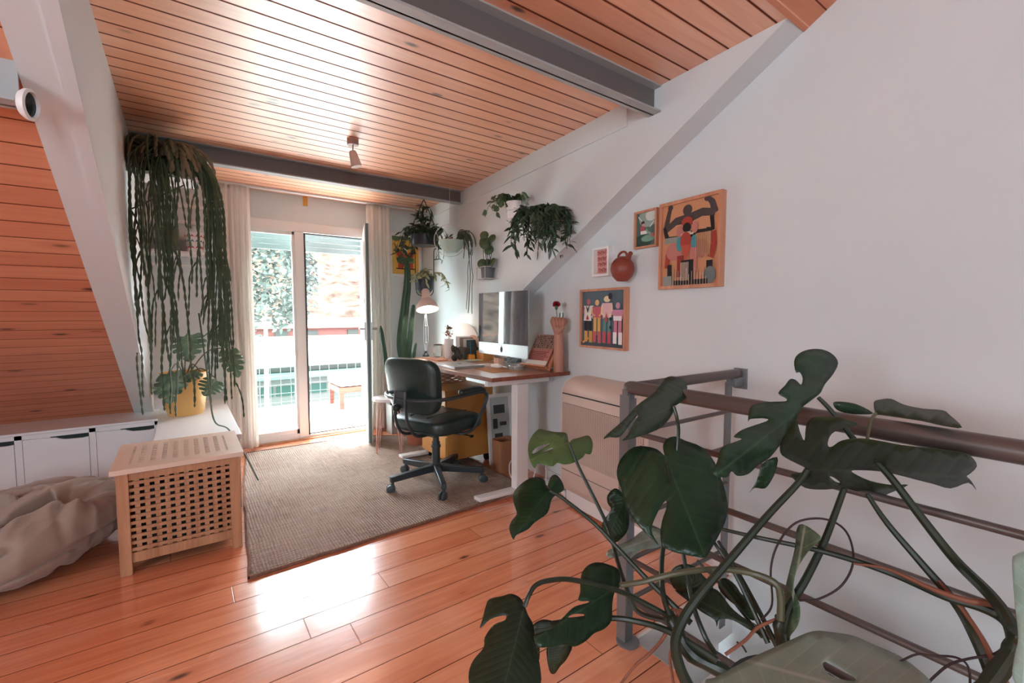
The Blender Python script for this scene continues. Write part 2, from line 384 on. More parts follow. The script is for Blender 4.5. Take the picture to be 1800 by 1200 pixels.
# stairwell
g = G(); g.box(1.285, 1.305, -2.8, 1.07, -.27, -.002); g.box(1.285, 2.02, 1.035, 1.055, -.27, -.002); struct(g, 'trim_1', M['white'], smooth=False)
g = G(); g.box(1.1, 2.3, -2.85, 1.2, -2.85, -2.75); g.box(1.1, 2.3, 1.1, 1.2, -2.85, -.25)
for i in range(9): g.box(1.30, 1.97, .75-.27*i, 1.05-.27*i, -.60-.19*i, -.56-.19*i); g.box(1.30, 1.97, 1.02-.27*i, 1.045-.27*i, -.58-.19*i, -.40-.19*i)
g.box(1.2, 1.3, -2.8, 1.05, -2.8, -.25); struct(g, 'trim_2', M['white'], smooth=False)
# right wall, lower face and the thicker dormer face above the slope
g = G(); g.prism([(-4.0, -2.9), (3.62, -2.9), (3.62, 3.6), (-4.0, 4.6)], lambda s, z, d: wl(s, d, z), 0, -.2); struct(g, 'wall_right', M['wall'], smooth=False)
L1 = lambda s: 2.167-.509*s
g = G(); g.prism([(-.9, L1(-.9)), (3.6, L1(3.6)), (3.6, 2.5), (-.9, 2.9)], lambda s, z, d: wl(s, d, z), -.01, .13); struct(g, 'trim_3', M['wall'], smooth=False)
g = G(); g.prism([(.56, 2.17), (2.5, 2.17), (2.5, 2.30), (.56, 2.30)], lambda s, z, d: wl(s, d, z), .12, .142); g.prism([(2.66, 2.19), (3.6, 2.19), (3.6, 2.30), (2.66, 2.30)], lambda s, z, d: wl(s, d, z), .12, .142)
struct(g, 'trim_4', M['wall'], smooth=False)
# window wall
DX0, DX1, DZ = .46, 1.53, 2.045
g = G(); YW = 4.65
g.box(-3.7, DX0, YW, YW+.22, -.1, 2.5); g.box(DX1, 2.6, YW, YW+.22, -.1, 2.5); g.box(DX0, DX1, YW, YW+.22, DZ, 2.5); struct(g, 'wall_back', M['wall'], smooth=False)
# left cheek of the dormer
g = G(); xs = -.225
g.prism([(.7, RF(.7)), (4.37, .47), (4.66, .47), (4.66, 2.5), (.7, 2.5)], lambda y, z, d: Vector((d, y, z)), xs, xs-.08); struct(g, 'wall_left', M['wall'], smooth=False)
# sloping white rafter on the left
g = G(); g.prism([(.2, RF(.2)-.03), (4.45, RF(4.45)-.03), (4.45, RF(4.45)+.12), (.2, RF(.2)+.12)], lambda y, z, d: Vector((d, y, z)), -.315, -.205)
g.prism([(.2, RF(.2)-.038), (4.40, RF(4.40)-.038), (4.40, RF(4.40)), (.2, RF(.2))], lambda y, z, d: Vector((d, y, z)), -.236, -.203); struct(g, 'trim_5', M['wall'], smooth=False)
# ceilings
g = G(); g.box(-.30, 2.4, .80, 4.87, ZC, ZC+.12); struct(g, 'ceiling', M['pine'], smooth=False)
sl = lambda y, z, d: Vector((d, y, z))
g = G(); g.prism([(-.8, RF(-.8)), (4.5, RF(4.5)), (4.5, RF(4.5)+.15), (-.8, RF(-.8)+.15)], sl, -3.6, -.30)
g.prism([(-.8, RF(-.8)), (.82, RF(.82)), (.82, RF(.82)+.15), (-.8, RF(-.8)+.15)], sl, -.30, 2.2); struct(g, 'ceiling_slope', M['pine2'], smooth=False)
g = G(); g.box(-3.6, 2.2, -2.85, -.78, RF(-.8)-.01, RF(-.8)+.12)
g.box(-3.7, -3.6, -2.85, -1.0, -.1, 3.4); g.box(-3.7, -3.6, .3, 4.6, -.1, 3.4); g.box(-3.7, -3.6, -1.0, .3, -.1, 1.1); g.box(-3.7, -3.6, -1.0, .3, 1.95, 3.4)  # gap in the left wall added to let fill light in
for a in ((-3.6, -.9), (-.3, 2.3)): g.box(a[0], a[1], -3.0, -2.85, -2.9, 3.4)  # gap between the two pieces is an added, unseen light opening
g.box(-3.6, 2.3, -3.0, -2.85, -2.9, 1.1); g.box(-3.6, 2.3, -3.0, -2.85, 2.15, 3.4); struct(g, 'wall_front', M['wall'], smooth=False)
# knee wall behind the low cabinets
g = G(); g.box(-3.6, -.31, 4.39, 4.5, -.1, RF(4.39)-.01+.1); struct(g, 'wall_knee', M['white'], smooth=False)
# steel beams
def channel(y, x0, x1, zb, zt, w=.065, t=.008):
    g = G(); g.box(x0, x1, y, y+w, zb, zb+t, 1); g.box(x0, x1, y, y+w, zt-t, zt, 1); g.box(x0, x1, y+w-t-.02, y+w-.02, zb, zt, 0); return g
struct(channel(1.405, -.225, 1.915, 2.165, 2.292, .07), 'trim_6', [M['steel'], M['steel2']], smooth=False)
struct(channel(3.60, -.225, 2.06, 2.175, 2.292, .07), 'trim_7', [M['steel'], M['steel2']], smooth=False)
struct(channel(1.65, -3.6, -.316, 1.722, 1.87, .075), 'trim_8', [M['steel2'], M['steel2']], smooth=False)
# baseboard
g = G(); g.prism([(.0, 0), (3.55, 0), (3.55, .07), (.0, .07)], lambda s, z, d: wl(s, d, z), -.005, .012); struct(g, 'baseboard_right', M['white'], smooth=False)
g = G(); g.box(-.2, DX0-.03, YW-.012, YW, 0, .07); g.box(DX1+.03, 2.2, YW-.012, YW, 0, .07); struct(g, 'baseboard_back', M['white'], smooth=False)

# ------------------------------------------------------------------ window and balcony door
g = G(); F0 = YW-.01; F1 = YW+.07
g.box(DX0, DX1, F0, F1, 1.955, DZ); g.box(DX0, DX0+.035, F0, F1, 0, DZ); g.box(DX1-.03, DX1, F0, F1, 0, DZ)
g.box(DX0, .90, F0, F1, 0, .06); g.box(.865, .945, F0-.002, F1, .0, 1.955); g.box(.9, DX1, F0, F1, 0, .035)
fr = struct(g, 'window_1', M['white'], bevel=.004)
g = G(); g.box(DX0+.03, .87, YW+.025, YW+.035, .05, 1.96); k = g.build('window_glass', M['glass'], fr, smooth=False)
g = G()
for a in ((DX0+.035, .053, .05, 1.955), ): g.box(DX0+.035, DX0+.055, YW, YW+.05, .06, 1.955); g.box(.845, .865, YW, YW+.05, .06, 1.955); g.box(DX0+.035, .865, YW, YW+.05, 1.925, 1.955); g.box(DX0+.035, .865, YW, YW+.05, .06, .10)
g.build('sash', M['white'], fr, smooth=False)
g = G(); g.box(.945, .957, F0-.006, F0+.01, .035, 1.95); g.box(.945, 1.5, F0-.006, F0+.01, 1.938, 1.95); g.box(.945, 1.5, F0-.006, F0+.01, .04, .052); g.build('seal', pm('dark_seal', '#3d3d3e', .5), fr, smooth=False)
# roller shutter partly down outside
g = G()
for i in range(4): g.box(DX0, DX1, YW+.16, YW+.18, 1.80+.05*i, 1.845+.05*i)
g.build('shutter', pm('shutter_grey', '#8f9c9b', .6), fr, smooth=False)
# open leaf
HP = Vector((1.515, 4.64, 0)); d = Vector((1.335, 4.02, 0))-HP; ll = d.length; d.normalize(); nrm = Vector((d.y, -d.x, 0))
TL = lambda u, v, w: HP+d*u+nrm*w+Vector((0, 0, v))
g = G(); fw_ = .06
for u0, u1, v0, v1 in ((0, fw_, .03, 1.985), (ll-fw_, ll, .03, 1.985), (fw_, ll-fw_, .03, .10), (fw_, ll-fw_, 1.92, 1.985)): g.box(u0, u1, v0, v1, -.022, .022, 0, T=TL)
dr = struct(g, 'door_1', M['white'], bevel=.003)
g = G(); g.box(fw_, ll-fw_, .10, 1.92, -.005, .005, 0, T=TL); g.build('door_glass', M['glass'], dr, smooth=False)
g = G()
for v0, v1 in ((.03, 1.985),): g.box(ll, ll+.006, v0, v1, -.012, .012, 0, T=TL)
g.build('seal', pm('green_grey_seal', '#5f706c', .5), dr, smooth=False)
g = G(); g.box(ll-.045, ll-.018, .96, 1.12, -.034, -.02, 0, T=TL); g.tube([TL(ll-.03, 1.06, -.03), TL(ll-.03, 1.06, -.07), TL(ll-.10, 1.06, -.075), TL(ll-.15, 1.06, -.075)], .009, 10)
g.box(ll-.045, ll-.018, .96, 1.12, .02, .034, 0, T=TL); g.tube([TL(ll-.03, 1.06, .03), TL(ll-.03, 1.06, .07), TL(ll-.10, 1.06, .075), TL(ll-.15, 1.06, .075)], .009, 10)
g.build('handle', pm('satin_handle', '#a8a5a5', .35, metal=.7), dr)
g = G(); g.box(DX0, DX1, YW-.05, YW-.01, 0, .012); struct(g, 'trim_9', M['hol'], smooth=False)

# ------------------------------------------------------------------ terrace and what lies beyond
g = G(); g.box(-3, 5, YW+.0, 6.62, -.25, -.02); struct(g, 'terrace_floor', M['conc'], smooth=False)
rt = thing('balcony_railing', 'white wire mesh balcony railing with a wooden top rail outside the glass door', 'railing', (1.5, 6.6, 0))
g = G(); g.box(-2.5, 4.8, 6.575, 6.625, .87, .895); g.build('top_rail', wood('weathered_rail', '#55372e', '#7a5c50', .8, spec=0), rt)
g = G()
for i in range(60): g.cyl((-2.4+.122*i, 6.6, -.1), (-2.4+.122*i, 6.6, .88), .0034, n=4)
for i in range(8): g.cyl((-2.5, 6.6, .03+.115*i), (4.8, 6.6, .03+.115*i), .0034, n=4)
g.build('mesh_panel', pm('pale_wire', '#59615e', .6, spec=0), rt)
for x in (-2.2, .25, 2.6, 4.6):
    g = G(); g.box(x-.015, x+.015, 6.585, 6.615, -.1, .87); g.build('post', M['white'], rt, smooth=False)
g = G(); g.box(-3, 5, 6.45, 6.66, -.25, -.05); 
# hillside
g = G(); g.box(-40, 90, 9, 80, -8.4, -8.0); struct(g, 'ground_sky_block', pm('dark_ground', '#4f4a44', .95, spec=0), smooth=False)  # unseen ground added to cut the bright sky light from below
g = G(); nx, ny = 90, 60
for j in range(ny+1):
    for i in range(nx+1):
        X = -40+i*130/nx; Y = 34+j*46/ny; z = -1.2+ (Y-34)*.42 + 2.2*noise.noise(Vector((X*.06, Y*.06, 0)))+.9*noise.noise(Vector((X*.35, Y*.35, 3)))
        g.v.append(Vector((X, Y, z)))
for j in range(ny):
    for i in range(nx): b = j*(nx+1)+i; g.f.append([b, b+1, b+nx+2, b+nx+1]); g.mi.append(0)
hm = pm('dry_rocky_hillside', '#40352f', .95, var=.7, vs_=.9, bump=.8, bs=2, spec=0); struct(g, 'hillside', hm, origin=(20, 50, 0))
# tree beyond the railing
def bush(name, label, c, R, H, col, n=1500, seed=1, cat='tree', group=None, hc=.6, hh=.42, ls=.16):
    rnd = random.Random(seed); t = thing(name, label, cat, (c[0], c[1], c[2]), group=group)
    g = G(); g.tube([(c[0], c[1], c[2]), (c[0]+.1, c[1], c[2]+H*.7)], [R*.06, R*.03], 8); g.build('trunk', pm('bark', '#8a7a6c', .9), t)
    g = G()
    for i in range(n):
        th = rnd.random()*2*pi; ph = math.acos(rnd.uniform(-.9, 1)); rr = rnd.uniform(.55, 1)**.5
        k = 1+.35*noise.noise(Vector((cos(th)*2, sin(th)*2, ph*2+seed)))
        p = Vector((c[0]+R*rr*k*sin(ph)*cos(th), c[1]+R*rr*k*sin(ph)*sin(th), c[2]+H*hc+H*hh*rr*k*cos(ph)))
        g.leaf(p, (rnd.gauss(0, 1), rnd.gauss(0, 1), rnd.gauss(0, .6)), R*ls, R*ls*.6, (rnd.gauss(0, 1), rnd.gauss(0, 1), 1))
    g.build('foliage', col, t); return t
fl = pm('sunlit_foliage', '#4a4e49', .8, spec=0, var=.5, vs_=3); fl2 = pm('green_foliage', '#3a4732', .8, spec=0, var=.25, vs_=3)
bush('tree', 'pale leafy tree crown filling the left pane beyond the railing', (2.2, 17.5, -4.5), 1.75, 8.8, fl, 4200, 3, hc=.84, hh=.29, ls=.11)
bush('shrub', 'low green shrub on the slope above the pink roof, right pane', (15.5, 39, .9), 2.6, 3.0, fl2, 900, 5, 'shrub')
bush('cypress', 'slim green conifer beside the mesh railing near the open door leaf', (4.55, 12.5, -2.8), .55, 4.0, fl2, 700, 9, 'tree')
# long white building and pink house
bw = pm('white_render', '#454642', .85, spec=0, var=.03); bgw = pm('green_shutters', '#25352f', .6, spec=0); bro = pm('pale_corrugated_roof', '#63665f', .7, spec=0, bump=.3, bs=3)
b = thing('apartment_building', 'long white building with green windows seen down through the railing', 'building', (6, 24, -8))
g = G(); g.box(-6, 22, 24, 30, -8, -1.25); g.build('wall', bw, b, smooth=False)
g = G(); g.prism([(23.4, -1.3), (30.5, -.35), (30.5, -.2), (23.4, -1.15)], sl, -6.2, 22.2); g.build('roof', bro, b, smooth=False)
g = G(); g.box(-6, 22, 23.5, 24.02, -1.9, -1.6); g.build('canopy', pm('green_canopy', '#46554e', .6, spec=0), b, smooth=False)
for x in (0.4, 1.5, 2.2, 2.85, 3.5, 5.0, 6.0, 7.4, 9.2, 11.2):
    g = G(); g.box(x, x+(.75 if x > 3.2 else .5), 23.93, 24.03, -2.75, -2.3); g.build('window', bgw, b, smooth=False)
pk = pm('pink_render', '#6e4843', .85, spec=0)
b = thing('house', 'pink walled house with white windows behind the long white building', 'building', (8, 32, -6))
g = G(); g.box(-4, 13, 31.5, 35, -6, .3); g.build('wall', pk, b, smooth=False)
g = G(); g.prism([(31, .25), (35, .8), (35, .9), (31, .35)], sl, -4.2, 13.2); g.build('roof', pm('red_roof_tiles', '#855a50', .8, spec=0, var=.1, vs_=4), b, smooth=False)
g = G(); g.box(10.6, 11.3, 31.6, 32.1, 0, 2.0); g.build('chimney', pm('red_chimney', '#7c3632', .8, spec=0), b, smooth=False)
for x in (.5, 2.2, 4.6, 6.4, 9.0):
    g = G(); g.box(x, x+.7, 31.4, 31.52, -.55, .1); g.build('window', bw, b, smooth=False)
# ottoman on the terrace
ot = thing('ottoman', 'wooden terrace ottoman with a thick white cushion outside the door', 'ottoman', (1.95, 6.1, 0))
ow = wood('weathered_teak', '#38190f', '#5c3323', .8)
g = G(); g.box(1.56, 2.2, 5.87, 6.42, .19, .26); g.build('frame', ow, ot, bevel=.006)
for x, y in ((1.57, 5.88), (1.57, 6.36), (2.14, 5.88), (2.14, 6.36)): g = G(); g.box(x, x+.055, y, y+.055, -.02, .2); g.build('leg', ow, ot, bevel=.004)
g = G(); g.box(1.55, 2.22, 5.85, 6.44, .27, .40); g.build('cushion', pm('white_cushion', '#e8e3df', .9), ot, bevel=.05)

# ------------------------------------------------------------------ curtains
def curtain(name, label, x0, x1, y, z0, z1, nf, seed):
    rnd = random.Random(seed); g = G(); N_ = nf*10; K = 30; ph = [rnd.uniform(-.6, .6) for _ in range(4)]
    for k in range(K+1):
        t = k/K; z = z1+(z0-z1)*t
        for i in range(N_+1):
            u = i/N_; x = x0+(x1-x0)*u+ .012*sin(t*3+ph[0])*t
            a = 2*pi*nf*u; amp = .010+.012*min(1, t*3)
            yy = y+amp*sin(a+ph[1]*t)+.010*sin(a*.5+ph[2]+2*t)+.006*noise.noise(Vector((u*9, t*3, seed)))
            g.v.append(Vector((x+.006*cos(a*2+ph[3]), yy, z)))
    for k in range(K):
        for i in range(N_): b_ = k*(N_+1)+i; g.f.append([b_, b_+1, b_+N_+2, b_+N_+1]); g.mi.append(0)
    return tag(g.build(name, M['curtain'], solid=.002, ang=80), label, 'curtain', 'white curtains at the balcony door')
curtain('curtain', 'white pleated curtain left of the balcony door, hanging to the floor', .255, .495, 4.53, .02, 2.278, 6, 1)
curtain('curtain', 'white pleated curtain bunched right of the open door leaf', 1.50, 1.735, 4.53, .02, 2.278, 6, 2)
g = G(); g.box(.15, 2.1, 4.50, 4.55, 2.276, 2.292); tag(g.build('curtain_track', M['white'], smooth=False), 'slim white curtain track under the boarded ceiling above the balcony door', 'curtain track')
p = at(537, 353, Y=4.64); g = G(); g.box(p.x-.02, p.x+.018, 4.638, 4.65, p.z-.045, p.z+.04); tag(g.build('paper_tag', pm('ochre_paper', '#d29a45', .7), smooth=False), 'small ochre paper strip stuck on the wall above the balcony door', 'tape')

# ------------------------------------------------------------------ low cabinets on the left
def cabinet(x1, n_label, group='low white drawer cabinets'):
    x0 = x1-.338
    t = thing('drawer_cabinet', n_label, 'cabinet', ((x0+x1)/2, 4.2, 0), group='low white drawer cabinets')
    g = G(); g.box(x0, x1, 4.012, 4.385, .06, .45); g.box(x0, x0+.016, 4.0, 4.02, .06, .45); g.box(x1-.016, x1, 4.0, 4.02, .06, .45); g.box(x0, x1, 4.0, 4.02, .422, .45); g.box(x0, x1, 4.0, 4.02, .06, .075); g.build('body', M['cab'], t, smooth=False)
    g = G(); g.box(x0, x1, 4.03, 4.36, 0, .06); g.build('plinth', M['cab'], t, smooth=False)
    a, b_ = x0+.019, x1-.019; W_ = b_-a
    poly = [(a, .08), (b_, .08), (b_, .397)]+[(a+W_*q, .397-.004*sin((q-.5)*pi)) for q in (.9, .75)]+[(a+W_*.62, .397), (a+W_*.55, .404), (a+W_*.48, .414), (a, .419)]
    g = G(); g.prism(poly, lambda u, v, w_: Vector((u, w_, v)), 3.998, 4.010); g.build('drawer_front', M['cab'], t, smooth=False)
    g = G(); g.box(a+W_*.4, b_, 4.0105, 4.0118, .37, .42); g.build('grip_shade_panel', M['dark'], t, smooth=False)  # dark panel painted in for the shade inside the grip cutout
labs = ['low white drawer cabinet nearest the slatted crate and bench', 'low white drawer cabinet second from the bench, dark grip gap at its top right', 'low white drawer cabinet cut by the left photo edge above the bean bag']
for i in range(3): cabinet(-.17-.338*i, labs[i])
g = G(); g.box(-1.25, -.165, 3.985, 4.39, .450, .466); tag(g.build('cabinet_top', M['cab'], bevel=.003), 'long white top board across the low drawer cabinets', 'worktop')
be = thing('window_bench', 'white low bench beside the curtain carrying the yellow plant pot', 'bench', (.06, 3.9, 0))
g = G(); g.box(-.165, .268, 3.20, 4.62, .43, .462); g.build('top', M['cab'], be, bevel=.003)
g = G(); g.box(-.15, .258, 3.22, 4.60, .0, .43); g.build('body', M['cab'], be, smooth=False)
p = at(405, 747, Y=4.64); g = G(); g.box(p.x-.03, p.x+.03, 4.636, 4.65, p.z-.03, p.z+.05); 
for q in (-.01, .015): g.box(p.x-.006, p.x+.006, 4.634, 4.637, p.z+q, p.z+q+.006, 1)
tag(g.build('power_socket', [M['white'], M['black']], smooth=False), 'white wall socket low beside the left curtain', 'socket')

# ------------------------------------------------------------------ slatted crate
cr = thing('slatted_crate', 'square pale wooden crate with lattice sides and slotted lid on the floor', 'crate', (-.03, 2.90, 0))
cx0, cx1, cy0, cy1, ch = -.272, .208, 2.655, 3.135, .50
for x, y in ((cx0, cy0), (cx1-.045, cy0), (cx0, cy1-.045), (cx1-.045, cy1-.045)):
    g = G(); g.box(x, x+.045, y, y+.045, 0, ch-.025); g.build('leg', M['hol'], cr, bevel=.003)
def lattice(T, W_, zb, zt):
    g = G(); g.box(0, W_, zb, zb+.045, .0, .018, 0, T); g.box(0, W_, zt-.03, zt, .0, .018, 0, T)
    z0 = zb+.045; z1 = zt-.03; nr = 11
    for i in range(nr): zz = z0+(z1-z0)*(i+.5)/nr; g.box(0, W_, zz-.0072, zz+.0072, .0, .008, 0, T)
    for i in range(10): xx = .008+(W_-.016)*(i+.5)/10; g.box(xx-.0095, xx+.0095, z0, z1, .008, .016, 0, T)
    return g
WW = cx1-cx0-.09
for T in (lambda u, v, w_: Vector((cx0+.045+u, cy0+.008+w_, v)), lambda u, v, w_: Vector((cx0+.045+u, cy1-.008-w_, v)), lambda u, v, w_: Vector((cx0+.008+w_, cy0+.045+u, v)), lambda u, v, w_: Vector((cx1-.008-w_, cy0+.045+u, v))):
    lattice(T, WW, .055, ch-.03).build('side_panel', M['hol'], cr, smooth=False)
g = G(); lx0, lx1, ly0, ly1 = cx0-.018, cx1+.018, cy0-.018, cy1+.018
g.box(lx0, lx1, ly0, ly0+.085, ch-.022, ch); g.box(lx0, lx1, ly1-.085, ly1, ch-.022, ch); g.box(lx0, lx0+.06, ly0+.085, ly1-.085, ch-.022, ch); g.box(lx1-.06, lx1, ly0+.085, ly1-.085, ch-.022, ch)
for i in range(9): xx = lx0+.06+(lx1-lx0-.12)*(i+.5)/9; g.box(xx-.0120, xx+.0120, ly0+.085, ly1-.085, ch-.007, ch)
for i in range(10): yy = ly0+.085+(ly1-ly0-.17)*(i+.5)/10; g.box(lx0+.06, lx1-.06, yy-.0065, yy+.0065, ch-.006, ch-.0005)
g.build('lid', pm('lid_pale_wood', '#dcc0ac', .4, var=.05), cr, smooth=False)

g = G(); rbox_pts = []
for k in range(9):
    for i in range(32):
        a = 2*pi*i/32; z = .075+.30*k/8; e = .45; sg = lambda v: (abs(v)**e)*(1 if v > 0 else -1); f_ = 1+.03*noise.noise(Vector((cos(a)*3, sin(a)*3, z*22)))
        g.v.append(Vector((-.032+.195*sg(cos(a))*f_, 2.895+.195*sg(sin(a))*f_, z)))
for k in range(8):
    for i in range(32): g.f.append([k*32+i, k*32+(i+1) % 32, (k+1)*32+(i+1) % 32, (k+1)*32+i]); g.mi.append(0)
g.f += [list(range(32))[::-1], list(range(256, 288))]; g.mi += [0, 0]
tag(g.build('crate_filler', pm('dark_filler', '#20262b', .95, var=.4, vs_=14)), 'dark cloth filler added in the wooden crate to darken its lattice holes', 'filler')  # added filler, makes the lattice holes and lid slots read dark

# ------------------------------------------------------------------ bean bag
def beanbag():
    g = G(); NU, NV = 320, 150; c = Vector((-.80, 3.11, 0)); gx, gy = .36, -.10
    for j in range(NV+1):
        t = pi*j/NV
        for i in range(NU):
            a = 2*pi*i/NU; sx = abs(sin(t))**.5; q = Vector((sx*cos(a), sx*sin(a), -cos(t)))
            px, py = q.x*(.515 if q.x > 0 else .62), q.y*.50
            top = .30+.06*q.x-.02*q.y*0; h = top*(.5+.5*(abs(q.z)**.75)*(1 if q.z > 0 else -1))
            dx, dy = px-gx, py-gy; r = sqrt(dx*dx+dy*dy); th = atan2(dy, dx)
            sw = th*2.6+r*4.5+1.6*noise.noise(Vector((px*2.4, py*2.4, 1.5)))
            pl1 = (1-abs(sin(sw)))**1.6; pl2 = (1-abs(sin(sw*2.1+1.1+2*noise.noise(Vector((px*5, py*5, 4))))))**2
            env = min(1, r/.10)*max(0, 1-r/1.1)
            gr = 0
            for ang_, wd_, dp_, r0_, r1_ in ((178, .020, .045, .10, .75), (198, .016, .050, .06, .70), (214, .022, .055, .05, .60), (236, .015, .040, .05, .42), (158, .025, .045, .12, .60), (262, .02, .03, .04, .30), (20, .02, .03, .04, .3)):
                dth = (th-radians(ang_)-.25*sin(r*7+ang_)+pi) % (2*pi)-pi
                gr += dp_*math.exp(-((dth*r)/wd_)**2)*min(1, max(0, (r-r0_)/.08))*min(1, max(0, (r1_-r)/.15))-dp_*.45*math.exp(-((abs(dth*r)-wd_*2.2)/(wd_*1.3))**2)*min(1, max(0, (r-r0_)/.08))*min(1, max(0, (r1_-r)/.15))
            lump = noise.noise(Vector((px*3.2, py*3.2, h*4+2)))
            pull = -.055*math.exp(-(r/.09)**2)+.05*math.exp(-((r-.16)/.09)**2)
            k = (.018*pl1+.010*pl2)*env-.01-gr+.05*lump+pull*(1 if q.z > 0 else 0)
            crease = (1-abs(noise.noise(Vector((px*4-py*5, py*3+px*2, h*9)))))**6*.03
            n_ = Vector((q.x*.8, q.y*.8, q.z)).normalized(); P_ = Vector((px, py, h))+n_*(k-crease)*min(1, .25+max(0, h)*6)
            P_.z = max(.004, P_.z); P_.x = min(P_.x, .505); P_.y = max(P_.y, -.54); g.v.append(c+P_)
    for j in range(NV):
        for i in range(NU): g.f.append([j*NU+i, j*NU+(i+1) % NU, (j+1)*NU+(i+1) % NU, (j+1)*NU+i]); g.mi.append(0)
    tag(g.build('bean_bag', M['fabric'], ang=180), 'crumpled taupe fabric bean bag slumped on the floor beside the crate', 'bean bag')
beanbag()

# ------------------------------------------------------------------ rug
def rug():
    cs = [Vector((.205, 2.305)), Vector((1.75, 2.375)), Vector((1.87, 2.60)), Vector((1.86, 4.0)), Vector((1.40, 4.38)), Vector((.40, 4.42)), Vector((.30, 3.6))]
    pts = []
    for i in range(len(cs)):
        a, b_ = cs[i], cs[(i+1) % len(cs)]; n = max(2, int((b_-a).length/.03))
        for k in range(n): q = a.lerp(b_, k/n); j = .006*noise.noise(Vector((q.x*7, q.y*7, 1)))+.003*noise.noise(Vector((q.x*40, q.y*40, 1))); pts.append(q+Vector((j, j)))
    g = G(); n = len(pts); ctr = Vector((1.05, 3.3)); rings = 26
    for r in range(rings+1):
        for q in pts:
            k = q.lerp(ctr, 1-(1-r/rings)**1.0) if r else q
            lift = .018*max(0, 1-abs(k.x-1.73)/.16)*max(0, 1-abs(k.y-2.38)/.12)
            z = .013+.002*noise.noise(Vector((k.x*3, k.y*3, 2)))+lift if r else .011+lift
            g.v.append(Vector((k.x, k.y, z)))
    for r in range(rings):
        for i in range(n): g.f.append([r*n+i, r*n+(i+1) % n, (r+1)*n+(i+1) % n, (r+1)*n+i]); g.mi.append(0)
    b_ = len(g.v)
    for q in pts: g.v.append(Vector((q.x, q.y, .001)))
    for i in range(n): g.f.append([i, b_+i, b_+(i+1) % n, (i+1) % n]); g.mi.append(0)
    for q, nx_ in zip(pts, pts[1:]+pts[:1]): pass
    g.tube([Vector((q.x, q.y, .009+.018*max(0, 1-abs(q.x-1.73)/.16)*max(0, 1-abs(q.y-2.38)/.12))) for q in pts[::1]]+[Vector((pts[0].x, pts[0].y, .009))], .0085, 6, 1, False)
    tag(g.build('jute_rug', [M['jute'], pm('rug_edge', '#8a6250', .95, var=.3, vs_=60, bump=1, bs=150)], ang=60), 'large flat woven jute rug under the office chair', 'rug')
rug()

# ------------------------------------------------------------------ office chair
def rbox(g, hx, hy, hz, cen, e=.35, n=20, bend=None, m=0):
    b_ = len(g.v); k = n
    for j in range(k+1):
        t = -pi/2+pi*j/k
        for i in range(2*n):
            a = 2*pi*i/(2*n); sg = lambda v, p_: (abs(v)**p_)*(1 if v >= 0 else -1)
            q = Vector((hx*sg(cos(t), e)*sg(cos(a), e), hy*sg(cos(t), e)*sg(sin(a), e), hz*sg(sin(t), e)))
            if bend: q = bend(q)
            g.v.append(Vector(cen)+q)
    for j in range(k):
        for i in range(2*n): g.f.append([b_+j*2*n+i, b_+j*2*n+(i+1) % (2*n), b_+(j+1)*2*n+(i+1) % (2*n), b_+(j+1)*2*n+i]); g.mi.append(m)
    return g
ch_ = thing('office_chair', 'dark green leather swivel armchair on five casters at the desk', 'office chair', (1.415, 2.875, 0), radians(20), local=True)
g = rbox(G(), .245, .25, .055, (.03, 0, .445), .42, 22, lambda q: Vector((q.x, q.y, q.z+.015*(1-(q.x/.245)**2)*(1 if q.z > 0 else 0)-.02*max(0, q.x/.245)**3)))
g.build('seat', M['leather'], ch_, ang=180)
g = G(); 
for yy in (-.08, .08): g.tube([(-.16, yy, .503), (0, yy*1.2, .512), (.2, yy*1.4, .50)], .006, 6)
g.tube([(.03+.245*abs(cos(a))**.5*(1 if cos(a) > 0 else -1), .25*abs(sin(a))**.5*(1 if sin(a) > 0 else -1), .418) for a in [2*pi*i/40 for i in range(41)]], .006, 6, 0, False)
g.build('seat_piping', M['leather'], ch_)
g = rbox(G(), .042, .235, .185, (-.235, 0, .725), .45, 22, lambda q: Vector((q.x+.55*q.y*q.y-.12*q.z, q.y*(1+.06*q.z/.185), q.z)))
bk = g.build('backrest', M['leather'], ch_, ang=180)
ring = spline([(.13, .285, .66), (.0, .29, .66), (-.19, .268, .655), (-.295, .15, .65), (-.318, 0, .65), (-.295, -.15, .65), (-.19, -.268, .655), (0, -.29, .66), (.13, -.285, .66)], 8)
g = G(); g.tube(ring, .012, 10)
for s in (-1, 1):
    g.tube(spline([(.12, s*.285, .66), (.20, s*.285, .645), (.225, s*.28, .60), (.17, s*.27, .50), (.10, s*.255, .405), (.02, s*.22, .385), (0, s*.05, .385)], 7), .011, 10)
g.build('arm_frame', M['chair'], ch_)
for s in (-1, 1):
    g = rbox(G(), .135, .028, .02, (.06, s*.287, .683), .5, 14, lambda q: Vector((q.x, q.y, q.z-.6*max(0, q.x-.04)**2*5))); g.build('armrest', M['leather'], ch_, ang=180)
g = G()
for s in (-1, 1):
    g.tube(spline([(-.318, s*.045, .70), (-.325, s*.05, .60), (-.305, s*.055, .48), (-.24, s*.06, .40), (-.12, s*.06, .385), (0, s*.05, .385)], 7), .010, 8)
g.box(-.325, -.31, -.05, .05, .60, .70); g.build('back_support', M['chair'], ch_)
g = G(); g.ball((-.355, 0, .60), .026); g.cyl((-.31, 0, .60), (-.355, 0, .60), .008); g.build('knob', M['black'], ch_)
g = G(); g.box(-.14, .14, -.12, .12, .375, .398); g.cyl((0, 0, .30), (0, 0, .385), .022); g.cyl((0, 0, .10), (0, 0, .30), .028); g.cyl((0, 0, .26), (0, 0, .275), .034); g.build('column', M['chair'], ch_)
g = G(); g.tube([(0, -.05, .375), (.05, -.17, .37), (.12, -.21, .345)], .005, 6); g.ball((.135, -.215, .338), .02, .012, .01); g.build('lever', M['black'], ch_)
